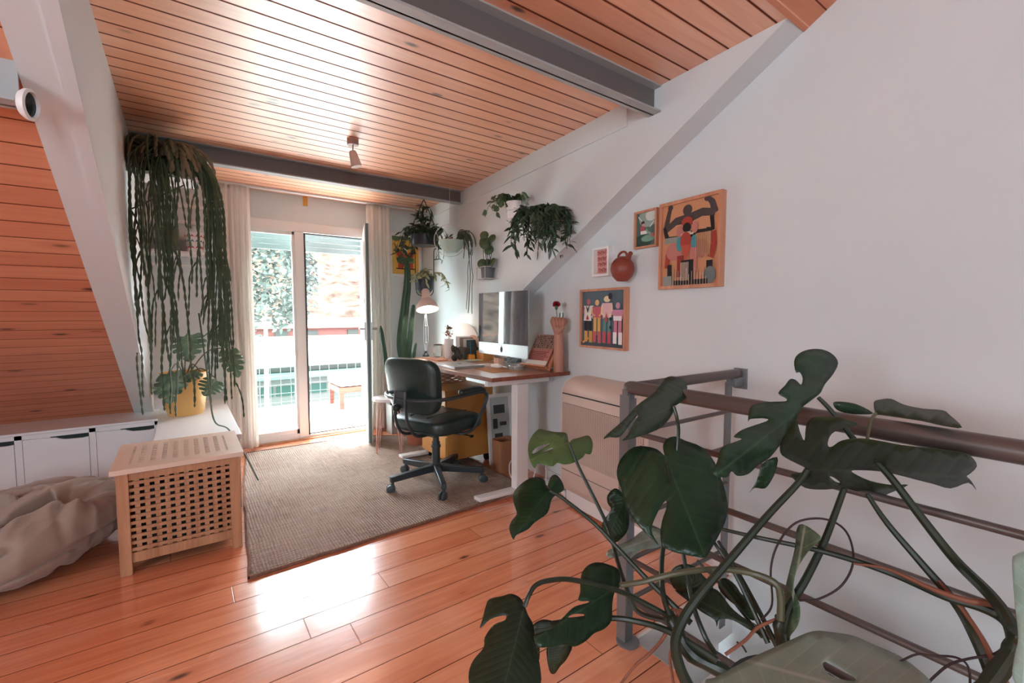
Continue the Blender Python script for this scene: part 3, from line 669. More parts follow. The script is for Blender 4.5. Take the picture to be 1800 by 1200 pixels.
g = G(); g.cyl((0, 0, .085), (0, 0, .145), .038, .034); g.build('hub', M['chair'], ch_)
for a in (180, 252, 324, 36, 108):
    a = radians(a-20); dv = Vector((cos(a), sin(a), 0)); sd = Vector((-sin(a), cos(a), 0))
    g = G(); b0 = dv*.03; b1 = dv*.335
    for (pa, pb, w0, w1, h0, h1) in ((b0, b1, .042, .034, .05, .038),):
        c_ = [pa+sd*w0/2*x+Vector((0, 0, .115+z*h0/2)) for x, z in ((-1, -1), (1, -1), (1, 1), (-1, 1))]+[pb+sd*w1/2*x+Vector((0, 0, .095+z*h1/2)) for x, z in ((-1, -1), (1, -1), (1, 1), (-1, 1))]
        g.add(c_, [(0, 1, 2, 3), (7, 6, 5, 4), (0, 4, 5, 1), (1, 5, 6, 2), (2, 6, 7, 3), (3, 7, 4, 0)])
    lg = g.build('leg', M['chair'], ch_, bevel=.004)
    g = G(); p = dv*.32; an = a+random.uniform(-1, 1); ax = Vector((-sin(an), cos(an), 0)); fo = Vector((cos(an), sin(an), 0))
    g.cyl(p+Vector((0, 0, .04)), p+Vector((0, 0, .08)), .01)
    q = p+fo*.012+Vector((0, 0, .031))
    for s in (-1, 1): g.tube([q+ax*s*.004, q+ax*s*.008, q+ax*s*.020, q+ax*s*.025], [.024, .0305, .029, .020], 22)
    g.build('caster', M['caster'], lg)

# ------------------------------------------------------------------ desk
DC = Vector((1.475, 2.245, 0)); DA = radians(4.0)       # near front corner, slight turn to the wall
du = Vector((sin(DA)*-1, cos(DA), 0)); dw = Vector((cos(DA), sin(DA), 0))
DU = Vector((-sin(radians(3)), cos(radians(3)), 0))
du = DU; dw = Vector((cos(radians(-3)), sin(radians(-3)), 0))
TD = lambda u, v, z: DC+du*u+dw*v+Vector((0, 0, z))
DH = .815; DL = 1.45; DWD = .60
dk = thing('standing_desk', 'long walnut edged desk on white T legs against the right wall', 'desk', TD(DL/2, DWD/2, 0))
g = G(); g.box(0, DL, 0, DWD, DH-.026, DH, 0, TD); tt = g.build('tabletop', [M['desk'], M['deskt']], dk, bevel=.003, smooth=False)
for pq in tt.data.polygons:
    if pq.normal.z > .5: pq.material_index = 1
def dleg(u):
    g = G(); g.box(u, u+.06, .27, .36, .03, DH-.075, 0, TD); lg = g.build('leg', M['white'], dk, bevel=.004)
    g = G(); g.box(u-.005, u+.065, -.01, .60, 0.022, .045, 0, TD); g.build('foot', M['white'], lg, bevel=.005)
    g = G(); g.box(u+.01, u+.05, .06, .54, DH-.075, DH-.026, 0, TD); g.build('bracket', M['white'], lg, bevel=.003)
dleg(.12); dleg(1.22)
g = G(); g.box(.15, 1.25, .25, .30, DH-.07, DH-.03, 0, TD); g.box(.15, 1.25, .36, .41, DH-.07, DH-.03, 0, TD); g.build('crossbar', M['white'], dk, smooth=False)
def dp(x, y, z=DH): return at(x, y, Z=z)

# drawer pedestal under the desk
pd = thing('drawer_pedestal', 'ochre drawer pedestal on casters standing under the desk', 'cabinet', (1.80, 3.24, 0))
g = G(); g.box(1.60, 2.02, 3.06, 3.50, .065, .61); g.build('body', M['ochre'], pd, bevel=.004)
for i in range(3): g = G(); g.box(1.592, 1.60, 3.07, 3.49, .08+.18*i, .25+.18*i); g.build('drawer', M['ochre'], pd, bevel=.002)
for x, y in ((1.64, 3.10), (1.98, 3.10), (1.64, 3.46), (1.98, 3.46)):
    g = G(); g.tube([(x-.012, y, .032), (x+.012, y, .032)], .03, 18); g.box(x-.012, x+.012, y-.012, y+.012, .03, .065); g.build('caster', M['black'], pd)
# paper bag
def bag():
    g = G(); cx, cy = 1.945, 2.79; n = 40
    for k in range(13):
        z = .25*k/12
        for i in range(n):
            a = 2*pi*i/n; e = .3; sg = lambda v: (abs(v)**e)*(1 if v > 0 else -1)
            rx, ry = .075+.006*z/.25, .06; w_ = 1+.05*noise.noise(Vector((cos(a)*2, sin(a)*2, z*14)))
            g.v.append(Vector((cx+rx*sg(cos(a))*w_, cy+ry*sg(sin(a))*w_, z+.001)))
    for k in range(12):
        for i in range(n): g.f.append([k*n+i, k*n+(i+1) % n, (k+1)*n+(i+1) % n, (k+1)*n+i]); g.mi.append(0)
    g.f.append(list(range(n))); g.mi.append(0)
    tag(g.build('paper_bag', M['paper'], solid=.003), 'open brown paper bag standing on the floor below the desk', 'bag')
bag()
# leaning framed print behind the bag
lf_ = thing('leaning_picture', 'white framed drawing leaning behind the brown paper bag', 'picture', (1.98, 2.93, 0))
TLp = lambda u, v, w_: Vector((1.90+u*.99, 2.93+v*.10-u*.12-w_, .02+v*.97))
g = G()
for a in ((0, .22, 0, .025), (0, .22, .535, .56), (0, .025, .025, .535), (.195, .22, .025, .535)): g.box(a[0], a[1], a[2], a[3], 0, .018, 0, TLp)
g.build('frame', M['white'], lf_, smooth=False)
g = G(); g.box(.025, .195, .025, .535, 0, .004, 0, TLp)
for q in ((.06, .16, .40, .47), (.05, .09, .28, .36), (.11, .17, .30, .33), (.06, .13, .20, .24)): g.box(q[0], q[1], q[2], q[3], .004, .0045, 1, TLp)
g.build('print', [cm('#b9bfbb'), cm('#3d3f41')], lf_, smooth=False)
# power strip and cables
g = G()
p = at(988, 862, Z=.01); T_ = Matrix.Translation(p) @ Matrix.Rotation(radians(70), 4, 'Z'); g.box(-.11, .11, -.025, .025, 0, .035, 0, T_)
for i in range(4): g.lathe([(.0, .036), (.017, .036), (.018, .037), (.0, .0375)], T_ @ Vector((-.075+.045*i, 0, 0)), 14, 1)
g.box(.085, .10, -.01, .01, .035, .04, 2, T_)
tag(g.build('power_strip', [M['white'], pm('grey_socket', '#9a9a9a', .5), pm('red_switch', '#b3202a', .4)], bevel=.004), 'white power strip with red switch on the floor below the desk', 'power strip')
def cable(pts, r, mat, lab, D=None):
    g = G(); g.tube(spline(pts, 8), r, 6); tag(g.build('cable', mat), lab, 'cable')
cwh = pm('white_cable', '#d6d4d2', .5); cbk = pm('black_cable', '#28231f', .5)
cable([at(908, 850, D=3.1), at(897, 835, D=3.12), at(896, 815, D=3.15), at(905, 805, D=3.1), at(915, 800, D=3.05)], .004, cwh, 'white cable looping left of the near desk leg')
cable([at(952, 700, D=3.3), at(945, 780, D=3.25), at(940, 830, D=3.1), at(935, 853, Z=.006), at(975, 866, Z=.006)], .004, cwh, 'white cable hanging right of the near desk leg')
cable([at(945, 700, D=3.4), at(958, 800, D=3.2), at(962, 850, D=3.15), at(985, 862, Z=.03)], .0035, cwh, 'white cable dropping to the power strip')
cable([at(1000, 850, D=3.0), at(1015, 868, Z=.005), at(1030, 862, Z=.005), at(1024, 845, D=2.95), at(1005, 840, D=3.0)], .003, cbk, 'black cable coiled on the floor before the convector heater')
cable([at(1008, 870, Z=.005), at(1045, 868, Z=.006), at(1048, 845, D=2.85), at(1030, 840, D=2.9)], .003, cwh, 'white cable curled in front of the convector heater')

# ------------------------------------------------------------------ things on the desk
im = thing('desktop_computer', 'large slim all in one computer with aluminium chin on the desk', 'computer', (1.90, 2.74, DH))
ic = at(883, 615, X=1.885); iy = ic.y; TI = lambda u, v, w_: Vector((1.885+w_+v*.012, iy+u+.012, DH+.075+v))
g = G(); g.box(-.313, .313, .0, .465, 0, .006, 0, TI); g.add([TI(u, v*.93, .006) for u, v in ((-.31, .01), (.31, .01), (.31, .49), (-.31, .49))]+[TI(u, v, .035) for u, v in ((-.15, .1), (.15, .1), (.15, .4), (-.15, .4))], [(0, 1, 5, 4), (1, 2, 6, 5), (2, 3, 7, 6), (3, 0, 4, 7), (4, 5, 6, 7)]); g.build('case', M['alu'], im, smooth=False)
g = G(); g.box(-.313, .313, .088, .465, -.003, 0, 0, TI); g.build('screen', M['screen'], im, smooth=False)
g = G(); g.prism([(.024*cos(a)*(.86+.06*cos(2*a)), .046+.026*sin(a)) for a in [2*pi*i/20 for i in range(20)]], lambda u, v, w_: TI(u*.7, .006+v*.85, w_), -.0012, .0001); g.prism([(.0, .073), (.006, .08), (.004, .088), (-.002, .08)], lambda u, v, w_: TI(u*.7, .006+v*.85, w_), -.0012, .0001); g.build('logo', M['black'], im, smooth=False)
g = G(); g.tube([TI(0, .12, .03), TI(0, .02, .075), TI(0, -.06, .06)], [.06, .06, .075], 4, flat=.12); g.box(-.10, .10, -.085, -.079, -.03, .12, 0, lambda u, v, w_: Vector((1.885+w_, iy+u, DH+.085+v))); g.build('stand', M['alu'], im, smooth=False)
# laptop
p = dp(808, 643); T_ = Matrix.Translation(p) @ Matrix.Rotation(radians(-4), 4, 'Z'); lp_ = thing('laptop', 'closed silver laptop lying on the desk before the computer', 'laptop', p)
g = G(); g.box(-.115, .115, -.165, .165, 0, .009, 0, T_); g.build('base', M['alu'], lp_, bevel=.003)
g = G(); g.box(-.115, .115, -.165, .165, .010, .016, 0, T_); ld_ = g.build('lid', M['alu'], lp_, bevel=.003)
g = G(); g.lathe([(.0, .0165), (.012, .0165), (.012, .0168), (.0, .0168)], p, 16); g.build('logo', pm('grey_logo', '#7a7d80', .2), ld_)
# mouse pad + mouse
p = dp(872, 650); T_ = Matrix.Translation(p) @ Matrix.Rotation(radians(-4), 4, 'Z')
g = G(); g.box(-.10, .10, -.13, .13, 0, .003, 0, T_); tag(g.build('mouse_pad', pm('tan_leather', '#c08a58', .6), bevel=.001), 'tan mouse pad near the front edge of the desk', 'mouse pad')
p = dp(873, 646, DH+.004); g = G(); rbox(g, .03, .052, .014, p+Vector((0, 0, .013)), .7, 14); tag(g.build('computer_mouse', M['white'], ang=180), 'white computer mouse on the tan mouse pad', 'mouse')
# glass ashtray
p = dp(908, 650); t = thing('glass_dish', 'round glass dish with wire rim near the desk end', 'dish', p)
g = G(); g.lathe([(.0, 0), (.05, 0), (.055, .012), (.052, .03), (.047, .03), (.045, .010), (0, .008)], p, 28); g.build('bowl', pm('dish_glass', '#b9b2a5', .1, trans=.5, spec=.8), t)
g = G(); g.tube([p+Vector((.054*cos(a), .054*sin(a), .030)) for a in [2*pi*i/28 for i in range(29)]], .003, 6); g.build('rim', M['alu'], t)
# boxes
def sbox(name, lab, cat, px, py, sx, sy, sz, mat, rz=0, bev=.003):
    p = dp(px, py); T_ = Matrix.Translation(p) @ Matrix.Rotation(radians(rz), 4, 'Z'); g = G(); g.box(-sx/2, sx/2, -sy/2, sy/2, 0, sz, 0, T_); return tag(g.build(name, mat, bevel=bev, smooth=False), lab, cat)
sbox('wooden_block', 'small pale wooden block box in front of the computer chin', 'box', 877, 640, .05, .085, .05, wood('pale_block', '#c79378', '#dcb09a'), -10)
sbox('storage_box', 'orange open box behind the computer stand on the desk', 'box', 853, 632, .10, .14, .075, pm('orange_card', '#d3924e', .6), -8)
sbox('notebook', 'thin green and white notepad lying behind the laptop', 'notebook', 830, 634, .14, .10, .008, pm('notepad', '#b8c4ae', .6), 10)
sbox('papers', 'white sheets of paper beneath the computer chin', 'paper', 858, 641, .12, .16, .003, M['white'], 5)
sbox('coaster', 'thin wooden tray under the drinking glass', 'coaster', 773, 633, .09, .12, .008, M['holh'], 0)
p = dp(905, 635); g = G(); g.box(-.05, .05, -.09, .09, 0, .028, 0, Matrix.Translation(p)); tag(g.build('hard_drive', pm('blue_grey_drive', '#76858c', .35), bevel=.004), 'grey blue hard drive below the right side of the computer', 'hard drive')
cable([dp(922, 628)+Vector((0, 0, .05)), dp(930, 622)+Vector((0, 0, .10)), dp(915, 632)+Vector((0, 0, .04)), dp(900, 645)+Vector((0, 0, .006)), dp(893, 640)+Vector((0, 0, .006)), dp(905, 636)+Vector((0, 0, .035))], .0022, cwh, 'thin white cable curling on the desk by the hard drive')
# glass jar
p = dp(770, 628); t = thing('drinking_glass', 'square glass jar with a white label beside the lamp base', 'jar', p)
g = G(); rbox(g, .034, .034, .055, p+Vector((0, 0, .058)), .35, 12); g.build('body', M['glass'], t, ang=60)
g = G(); g.tube([p+Vector((.036*cos(a), .036*sin(a), .112)) for a in [2*pi*i/20 for i in range(21)]], .004, 6); g.build('rim', pm('dark_rim', '#4b3a38', .4), t)
g = G(); g.box(p.x-.036, p.x-.034, p.y-.022, p.y+.022, p.z+.04, p.z+.09); g.build('label', M['white'], t, smooth=False)
# white vase with dried flowers
def vase(px, py, r, h, lab):
    p = dp(px, py); t = thing('flower_vase', lab, 'vase', p)
    g = G(); g.lathe([(0, 0), (r*.8, 0), (r*.92, h*.3), (r, h), (r*.88, h), (r*.8, h*.3), (0, .01)], p, 24); g.build('body', M['white'], t)
    g = G(); rnd = random.Random(3)
    for i in range(26):
        q = p+Vector((rnd.gauss(0, .02), rnd.gauss(0, .02), h+rnd.uniform(.01, .10)))
        g.leaf(q, (rnd.gauss(0, 1), rnd.gauss(0, 1), .8), .035, .022, (rnd.gauss(0, 1), rnd.gauss(0, 1), 1), rnd.choice((0, 0, 1)))
    for i in range(6): g.tube([p+Vector((0, 0, h*.5)), p+Vector((rnd.gauss(0, .02), rnd.gauss(0, .02), h+.08))], .0015, 4, 1)
    g.build('dried_flowers', [pm('dried_pink_petals', '#b57462', .8), pm('dried_stalks', '#8b6a4d', .8)], t)
vase(789, 629, .042, .165, 'tall white vase of dried pink flowers behind the drinking glass')
p = dp(778, 627); g = G(); g.lathe([(0, 0), (.03, 0), (.034, .11), (.03, .11), (.027, .01), (0, .01)], p, 20); tag(g.build('white_cup', M['white']), 'small white cup left of the dried flower vase', 'cup')
# black stone sculpture
t = dp(799, 634); g = G(); rnd = random.Random(5)
for i in range(7): g.ball(t+Vector((rnd.gauss(0, .015), rnd.gauss(0, .03), .03+.012*i)), .028-.002*i, .02, .03)
tag(g.build('rock_ornament', pm('dark_stone', '#3b352f', .7, var=.3, vs_=30, bump=.5), rem=.004), 'dark rough stone ornament beside the cactus pot saucer on the desk', 'ornament')
# magazine holder with papers and books
p0 = dp(820, 630)
t = thing('magazine_holder', 'dark felt organiser holding white boards behind the computer', 'organiser', p0)
g = G(); g.box(p0.x-.07, p0.x+.07, p0.y-.09, p0.y+.09, p0.z, p0.z+.10); g.build('body', pm('dark_felt', '#4b4a45', .9, bump=.4, bs=200), t, bevel=.01)
def leanboard(px, py, w_, h, mat, lab, name='book', tilt=.1, rz=0, th=.012, cat='book'):
    p = dp(px, py)+Vector((0, 0, .02)); T_ = Matrix.Translation(p) @ Matrix.Rotation(radians(rz), 4, 'Z') @ Matrix.Rotation(tilt, 4, 'Y'); g = G(); g.box(-th/2, th/2, -w_/2, w_/2, 0, h*.85, 0, T_); return tag(g.build(name, mat, bevel=.002, smooth=False), lab, cat)
for i, (px, c_, lab) in enumerate(((815, '#e4e1dc', 'white book standing leftmost in the dark organiser'), (822, '#8d7a6c', 'thin brown book standing second in the dark organiser'), (828, '#c9b9a8', 'beige book standing third in the dark organiser'), (834, '#38494a', 'dark teal book standing rightmost in the dark organiser'))):
    leanboard(px, 630, .13, .20-.012*i, cm(c_), lab, rz=80)['group'] = 'books in the dark organiser'
# round white palette board leaning
c_ = Vector((2.02, dp(806, 628).y, DH+.15)); g = G(); T_ = Matrix.Translation(c_) @ Matrix.Rotation(radians(100), 4, 'Z') @ Matrix.Rotation(radians(80), 4, 'X')
g.lathe([(0, 0), (.15, 0), (.15, .006), (0, .006)], c_, 40, T=(Matrix.Rotation(radians(12), 4, 'Z') @ Matrix.Rotation(radians(82), 4, 'Y')).to_3x3()); tag(g.build('round_board', pm('white_board', '#e6e2de', .5), smooth=True), 'round white board leaning against the wall behind the organiser', 'board')
c_ = Vector((2.02, dp(838, 630).y+.05, DH+.10)); g = G(); g.lathe([(0, 0), (.10, 0), (.10, .008), (0, .008)], c_, 40, T=(Matrix.Rotation(radians(8), 4, 'Z') @ Matrix.Rotation(radians(80), 4, 'Y')).to_3x3()); tag(g.build('round_tray', pm('pale_wood_tray', '#cfae97', .5)), 'pale wooden disc leaning behind the left edge of the computer', 'tray')
# pen holder
p = dp(828, 632); t = thing('pen_holder', 'orange tape shaped pen holder on the desk', 'pen holder', p)
g = G(); g.box(p.x-.025, p.x+.025, p.y-.03, p.y+.03, p.z, p.z+.045); g.build('body', pm('orange_plastic', '#e0942f', .4), t, bevel=.008)
for i, (dx, dy, c_, lab) in enumerate(((-.01, -.012, '#1f6f86', 'teal pen in the orange pen holder'), (.008, .01, '#202428', 'black pen in the orange pen holder'), (.0, .02, '#2f5a68', 'dark blue pen in the orange pen holder'))):
    g = G(); g.tube([p+Vector((dx, dy, .02)), p+Vector((dx*2.5, dy*2.5, .15))], [.004, .0035], 8); g.tube([p+Vector((dx*2.5, dy*2.5, .15)), p+Vector((dx*2.6, dy*2.6, .158))], [.0035, .001], 8); tag(g.build('pen', cm(c_, .4)), lab, 'pen', 'pens in the orange holder')
# picture book on stand
p = dp(945, 642); t = thing('book_stand', 'wooden stand holding an open red patterned book near the desk end', 'book stand', p)
TB = lambda u, v, w_: p+Vector((.0+v*.22+u*.10+.0, -.02-u*.16+v*.02*0, 0))+Vector((v*.0, 0, v*.19+w_))
bA = Vector((.12, -.99, 0)).normalized(); bN = Vector((.99, .12, 0)).normalized(); o_ = at(921, 641, Z=DH+.03)
TB = lambda u, v, w_: o_+bA*u+bN*(v*.55+w_*.83)+Vector((0, 0, v*.83-w_*.55))
g = G(); g.box(-.01, .22, -.01, .0, -.03, .03, 0, TB); g.box(-.01, .22, 0, .24, .018, .03, 0, TB); g.add([o_+bA*.2, o_+bA*.2+bN*.17-Vector((0, 0, .01)), o_+bA*.2+bN*.13+Vector((0, 0, .19)), o_+bA*.19, o_+bA*.19+bN*.17-Vector((0, 0, .01)), o_+bA*.19+bN*.13+Vector((0, 0, .19))], [(0, 1, 2), (3, 5, 4), (0, 3, 4, 1), (1, 4, 5, 2), (2, 5, 3, 0)]); g.build('easel', M['frame'], t, smooth=False)
g = G(); g.box(0, .2, 0, .25, 0, .018, 0, TB); rnd = random.Random(2)
g.box(.004, .196, .135, .246, -.0012, 0, 1, TB); g.box(.004, .196, .004, .045, -.0012, 0, 4, TB)
for i in range(9):
    for j in range(7): 
        u = .012+.02*i+rnd.uniform(-.003, .003); v = .143+.0145*j; g.box(u, u+rnd.uniform(.004, .014), v, v+.006+rnd.uniform(0, .004), -.002, -.0012, 2, TB)
for j in range(6): g.box(.015, .185-rnd.uniform(0, .05), .05+.012*j, .054+.012*j, -.0012, 0, 3, TB)
tag(g.build('art_book', [cm('#b3766c'), cm('#9d7d6c'), cm('#3f2824'), cm('#7a2f2c'), cm('#d6cdc4')], smooth=False), 'large red book with dense lettering leaning on the wooden book stand', 'book')
g = G(); g.box(-.02, .02, -.05, .05, 0, .10, 0, Matrix.Translation(dp(962, 641)+Vector((.08, 0, 0)))); tag(g.build('green_tin', pm('dark_green_tin', '#2c4038', .5), bevel=.003), 'dark green tin between the book stand and the raised fist vase', 'tin')

# raised fist vase with a carnation
def fist():
    b_ = at(980, 646, Z=DH); b_ = Vector((2.0, at(982, 600, X=2.0).y, DH)); t = thing('fist_vase', 'terracotta pink vase shaped as a raised fist and forearm', 'vase', b_)
    g = G(); V_ = lambda x, y, z: b_+Vector((x, y, z))
    # toward the viewer is -y / -x ; palm side turned to the camera left
    fwd = Vector((-.55, -.83, 0)).normalized(); sd = Vector((.83, -.55, 0)).normalized()
    Q = lambda a, b2, c2: b_+sd*a+fwd*b2+Vector((0, 0, c2))
    g.tube([Q(0, 0, .0), Q(0, 0, .03), Q(0, 0, .14), Q(0, 0, .22), Q(0, 0, .262)], [.035, .035, .033, .030, .029], 20)
    for i in range(7):      # the hand widens evenly from the wrist to the knuckles
        f = i/6; x = -.004+.0*f
        for e in (-1, 0, 1): g.ball(Q(x+e*(.002+.031*f), .002*f, .25+.083*f), .026-.0045*f, .026-.0045*f, .022, 14)
    for i, x in enumerate((-.040, -.020, 0.0, .020)):
        g.tube(spline([Q(x*1.05, -.012, .325), Q(x*1.05, .008, .352-.0015*i), Q(x, .036, .350), Q(x*.94+.002, .052, .331), Q(x*.88+.004, .046, .303-.002*i)], 5), [.0094]*18+[.009, .008, .0065], 12)
    g.ball(Q(.038, .004, .330), .020, .020, .026, 14)
    g.tube(spline([Q(-.012, .012, .250), Q(.0, .034, .268), Q(.015, .050, .285), Q(.026, .050, .301)], 6), [.013]*10+[.012]*6+[.0105, .009, .007], 12)
    g.build('hand', pm('pink_clay', '#b07c68', .5), t, rem=.0015)
    fist.top = Q(-.005, .01, .345); fist.Q = Q
    g = G(); g.tube([Q(.018, -.005, .34), Q(.018, -.005, .385)], .013, 16); g.tube([Q(.018, -.005, .34), Q(.018, -.005, .39)], .0105, 16); g.build('glass_tube', M['glass'], t)
fist()
t = thing('red_carnation', 'red carnation standing in the raised fist vase', 'flower', fist.Q(-.012, .012, .36))
ctop = fist.Q(-.018, .012, .425)
g = G(); g.tube([fist.Q(-.012, .012, .345), fist.Q(-.016, .012, .39), ctop], [.0018, .002, .003], 8); g.lathe([(.002, -.02), (.009, -.012), (.011, .006), (.012, .012)], ctop, 12); g.build('stem', pm('flower_stem_green', '#4d7052', .5), t)
g = G(); rnd = random.Random(8)
for i in range(90):
    a = rnd.random()*2*pi; ph = rnd.uniform(0, 1.7); d_ = Vector((sin(ph)*cos(a), sin(ph)*sin(a), cos(ph)))
    g.leaf(ctop+Vector((0, 0, .012)), d_, .027+rnd.uniform(-.003, .004), .016, (rnd.gauss(0, 1), rnd.gauss(0, 1), rnd.gauss(0, 1)), 0, 0, .3)
g.build('petals', pm('carnation_red', '#9c0f22', .6), t)

# desk lamp
lt = thing('desk_lamp', 'pinkish white swing arm lamp with a lit bell shade on the desk', 'lamp', dp(765, 628))
lb = dp(752, 627); hd = at(750, 531, D=4.0); e1 = Vector((lb.x, lb.y, lb.z+.20)); tp = at(748, 546, D=4.05)
lm = pm('blush_lamp_metal', '#cdb3a8', .4)
lb = Vector((tp.x+.0, tp.y, DH))
g = G(); g.lathe([(0, 0), (.03, 0), (.03, .012), (.012, .03), (.012, .05), (0, .05)], lb, 20); g.build('base_clamp', M['caster'], lt)
j1 = Vector((lb.x, lb.y, DH+.16)); j2 = Vector((tp.x, tp.y, tp.z-.02))
g = G()
for s in (-.008, .008):
    g.cyl(lb+Vector((s*.3, -s*.3, .04)), j1+Vector((s*1.5, -s*1.5, -.04)), .003, n=8); g.cyl(j1+Vector((s*1.8, -s*1.8, -.04)), j1+Vector((s*1.8, -s*1.8, .11)), .003, n=8); g.cyl(j1+Vector((s*1.5, -s*1.5, .11)), j2+Vector((s*.5, -s*.5, 0)), .003, n=8)
g.cyl(lb+Vector((0, 0, .05)), j2, .0045, n=8); g.ball(j2, .012); g.ball(j1+Vector((0, 0, -.04)), .011); g.ball(j1+Vector((0, 0, .11)), .010); g.build('arm', M['alu'], lt)
R_ = Vector((.06, .34, .94)).to_track_quat('Z', 'Y').to_matrix()
g = G(); g.lathe([(.098, -.070), (.096, -.050), (.086, -.020), (.062, .010), (.040, .030), (.036, .07), (.034, .105), (.024, .120), (0, .125)], hd, 36, T=R_); g.f = [f for f in g.f if len(f) == 4]; g.mi = g.mi[:len(g.f)]; lamp_n = 1
g.build('shade', lm, lt, solid=.002)
g = G(); g.ball(hd+R_ @ Vector((0, 0, -.042)), .032, n=20); g.build('bulb', pm('warm_bulb', '#fff1dc', .5, emit=30), lt)
g = G(); g.tube([hd+R_ @ Vector((0, 0, .05)), hd+R_ @ Vector((0, .02, .0))+Vector((0, .05, -.0)), j2], .004, 8); g.build('shade_bracket', M['alu'], lt)

# rattan basket under the desk seen through the chair
p = at(788, 668, Y=3.5); bt = thing('rattan_basket', 'woven rattan basket holding a striped ball between chair and desk', 'basket', (p.x, p.y, .61))
g = G(); 
for k in range(7): g.tube([Vector((p.x+.16*cos(a), p.y+.11*sin(a), .615+.016*k+.004*sin(a*12+k*pi))) for a in [2*pi*i/40 for i in range(41)]], .006, 5, 0, False)
g.build('weave', pm('rattan', '#b17a55', .7, var=.2), bt)
g = G(); g.ball((p.x-.03, p.y, .67), .045); tag(g.build('striped_ball', pm('white_yarn', '#dcd3cc', .8, var=.12, vs_=40)), 'pale wool ball resting in the rattan basket', 'ball')

# side stool and speaker near the window
p = at(690, 764, Z=0); sp_ = thing('speaker', 'grey box speaker on the floor beside the right curtain', 'speaker', (1.72, 4.40, 0))
g = G(); g.box(1.64, 1.84, 4.30, 4.46, 0, .30); g.build('cabinet', pm('grey_speaker', '#8f8d8b', .5), sp_, bevel=.004)
g = G(); g.lathe([(.0, 0), (.05, 0), (.066, .008), (.07, .0), (.075, 0), (.075, -.01)], (1.72, 4.298, .16), 30, T=Matrix.Rotation(radians(90), 3, 'X')); g.build('cone', M['caster'], sp_)
g = G(); g.box(1.62, 1.86, 4.28, 4.48, .30, .315); g.build('top_plate', M['black'], sp_, smooth=False)
st = thing('side_stool', 'small stool with slim pink hairpin legs behind the office chair', 'stool', (1.43, 3.80, 0))
pkm = pm('blush_metal', '#c99a8c', .4)
g = G(); g.lathe([(0, .45), (.14, .45), (.145, .46), (.14, .475), (0, .475)], (1.43, 3.80, 0), 32); g.build('top', M['white'], st)
for a in (200, 290, 20, 110):
    a = radians(a); c_ = Vector((1.43, 3.80, 0)); d_ = Vector((cos(a), sin(a), 0)); s_ = Vector((-sin(a), cos(a), 0))
    g = G(); g.tube([c_+d_*.10+s_*.03+Vector((0, 0, .45)), c_+d_*.145+s_*.006+Vector((0, 0, .01)), c_+d_*.15+Vector((0, 0, .006)), c_+d_*.145-s_*.006+Vector((0, 0, .01)), c_+d_*.10-s_*.03+Vector((0, 0, .45))], .0045, 8); g.build('leg', pkm, st)

# ------------------------------------------------------------------ cacti
def column(path, r0, r1, ribs=6, g=None, m=0):
    g = g or G(); P_ = spline(path, 8); n = ribs*4; b_ = len(g.v)
    for i, p in enumerate(P_):
        t = i/(len(P_)-1); r = r0+(r1-r0)*t; r *= 1+.10*noise.noise(Vector((t*5, r0*50, 1)))
        if t > .93: r *= max(.12, sqrt(max(0, 1-((t-.93)/.072)**2)))
        for k in range(n): a = 2*pi*k/n; q = r*(1+.2*cos(a*ribs)); g.v.append(p+Vector((q*cos(a), q*sin(a), 0)))
    for i in range(len(P_)-1):
        for k in range(n): g.f.append([b_+i*n+k, b_+i*n+(k+1) % n, b_+(i+1)*n+(k+1) % n, b_+(i+1)*n+k]); g.mi.append(m)
    g.f.append([b_+(len(P_)-1)*n+k for k in range(n)]); g.mi.append(m)
    return g
ct = thing('column_cactus', 'tall branching green column cactus in a terracotta pot behind the desk', 'cactus', at(735, 780, Z=0))
cb = at(735, 780, Z=0)
CY = cb.y; A_ = lambda x, y: at(x, y, Y=CY)
g = G(); g.lathe([(0, 0), (.09, 0), (.125, .20), (.135, .20), (.135, .24), (.12, .24), (.11, .20), (0, .2)], cb, 30); g.build('pot', M['terra'], ct)
g = G(); g.lathe([(0, .205), (.115, .205)], cb, 20); g.build('soil', M['soil'], ct)
s0 = cb+Vector((-.03, 0, .2))
g = column([s0, A_(712, 640), A_(706, 600), A_(712, 540), A_(716, 500), A_(716, 458)], .052, .024); g.build('stem', M['cactus'], ct, ang=80)
column([s0+Vector((.03, 0, 0)), A_(718, 640), A_(721, 590), A_(725, 550), A_(727, 535)], .032, .014, 5).build('stem', M['cactus'], ct, ang=80)
column([s0+Vector((-.03, 0, 0)), A_(694, 690), A_(680, 650), A_(676, 620), A_(669, 572)], .022, .015, 5).build('stem', M['cactus'], ct, ang=80)
column([s0+Vector((.0, .03, 0)), A_(724, 650), A_(727, 625), A_(731, 602)], .022, .012, 5).build('stem', M['cactus'], ct, ang=80)
column([s0+Vector((.0, -.03, 0)), A_(712, 650), A_(714, 620), A_(714, 600)], .02, .014, 5).build('stem', M['cactus'], ct, ang=80)

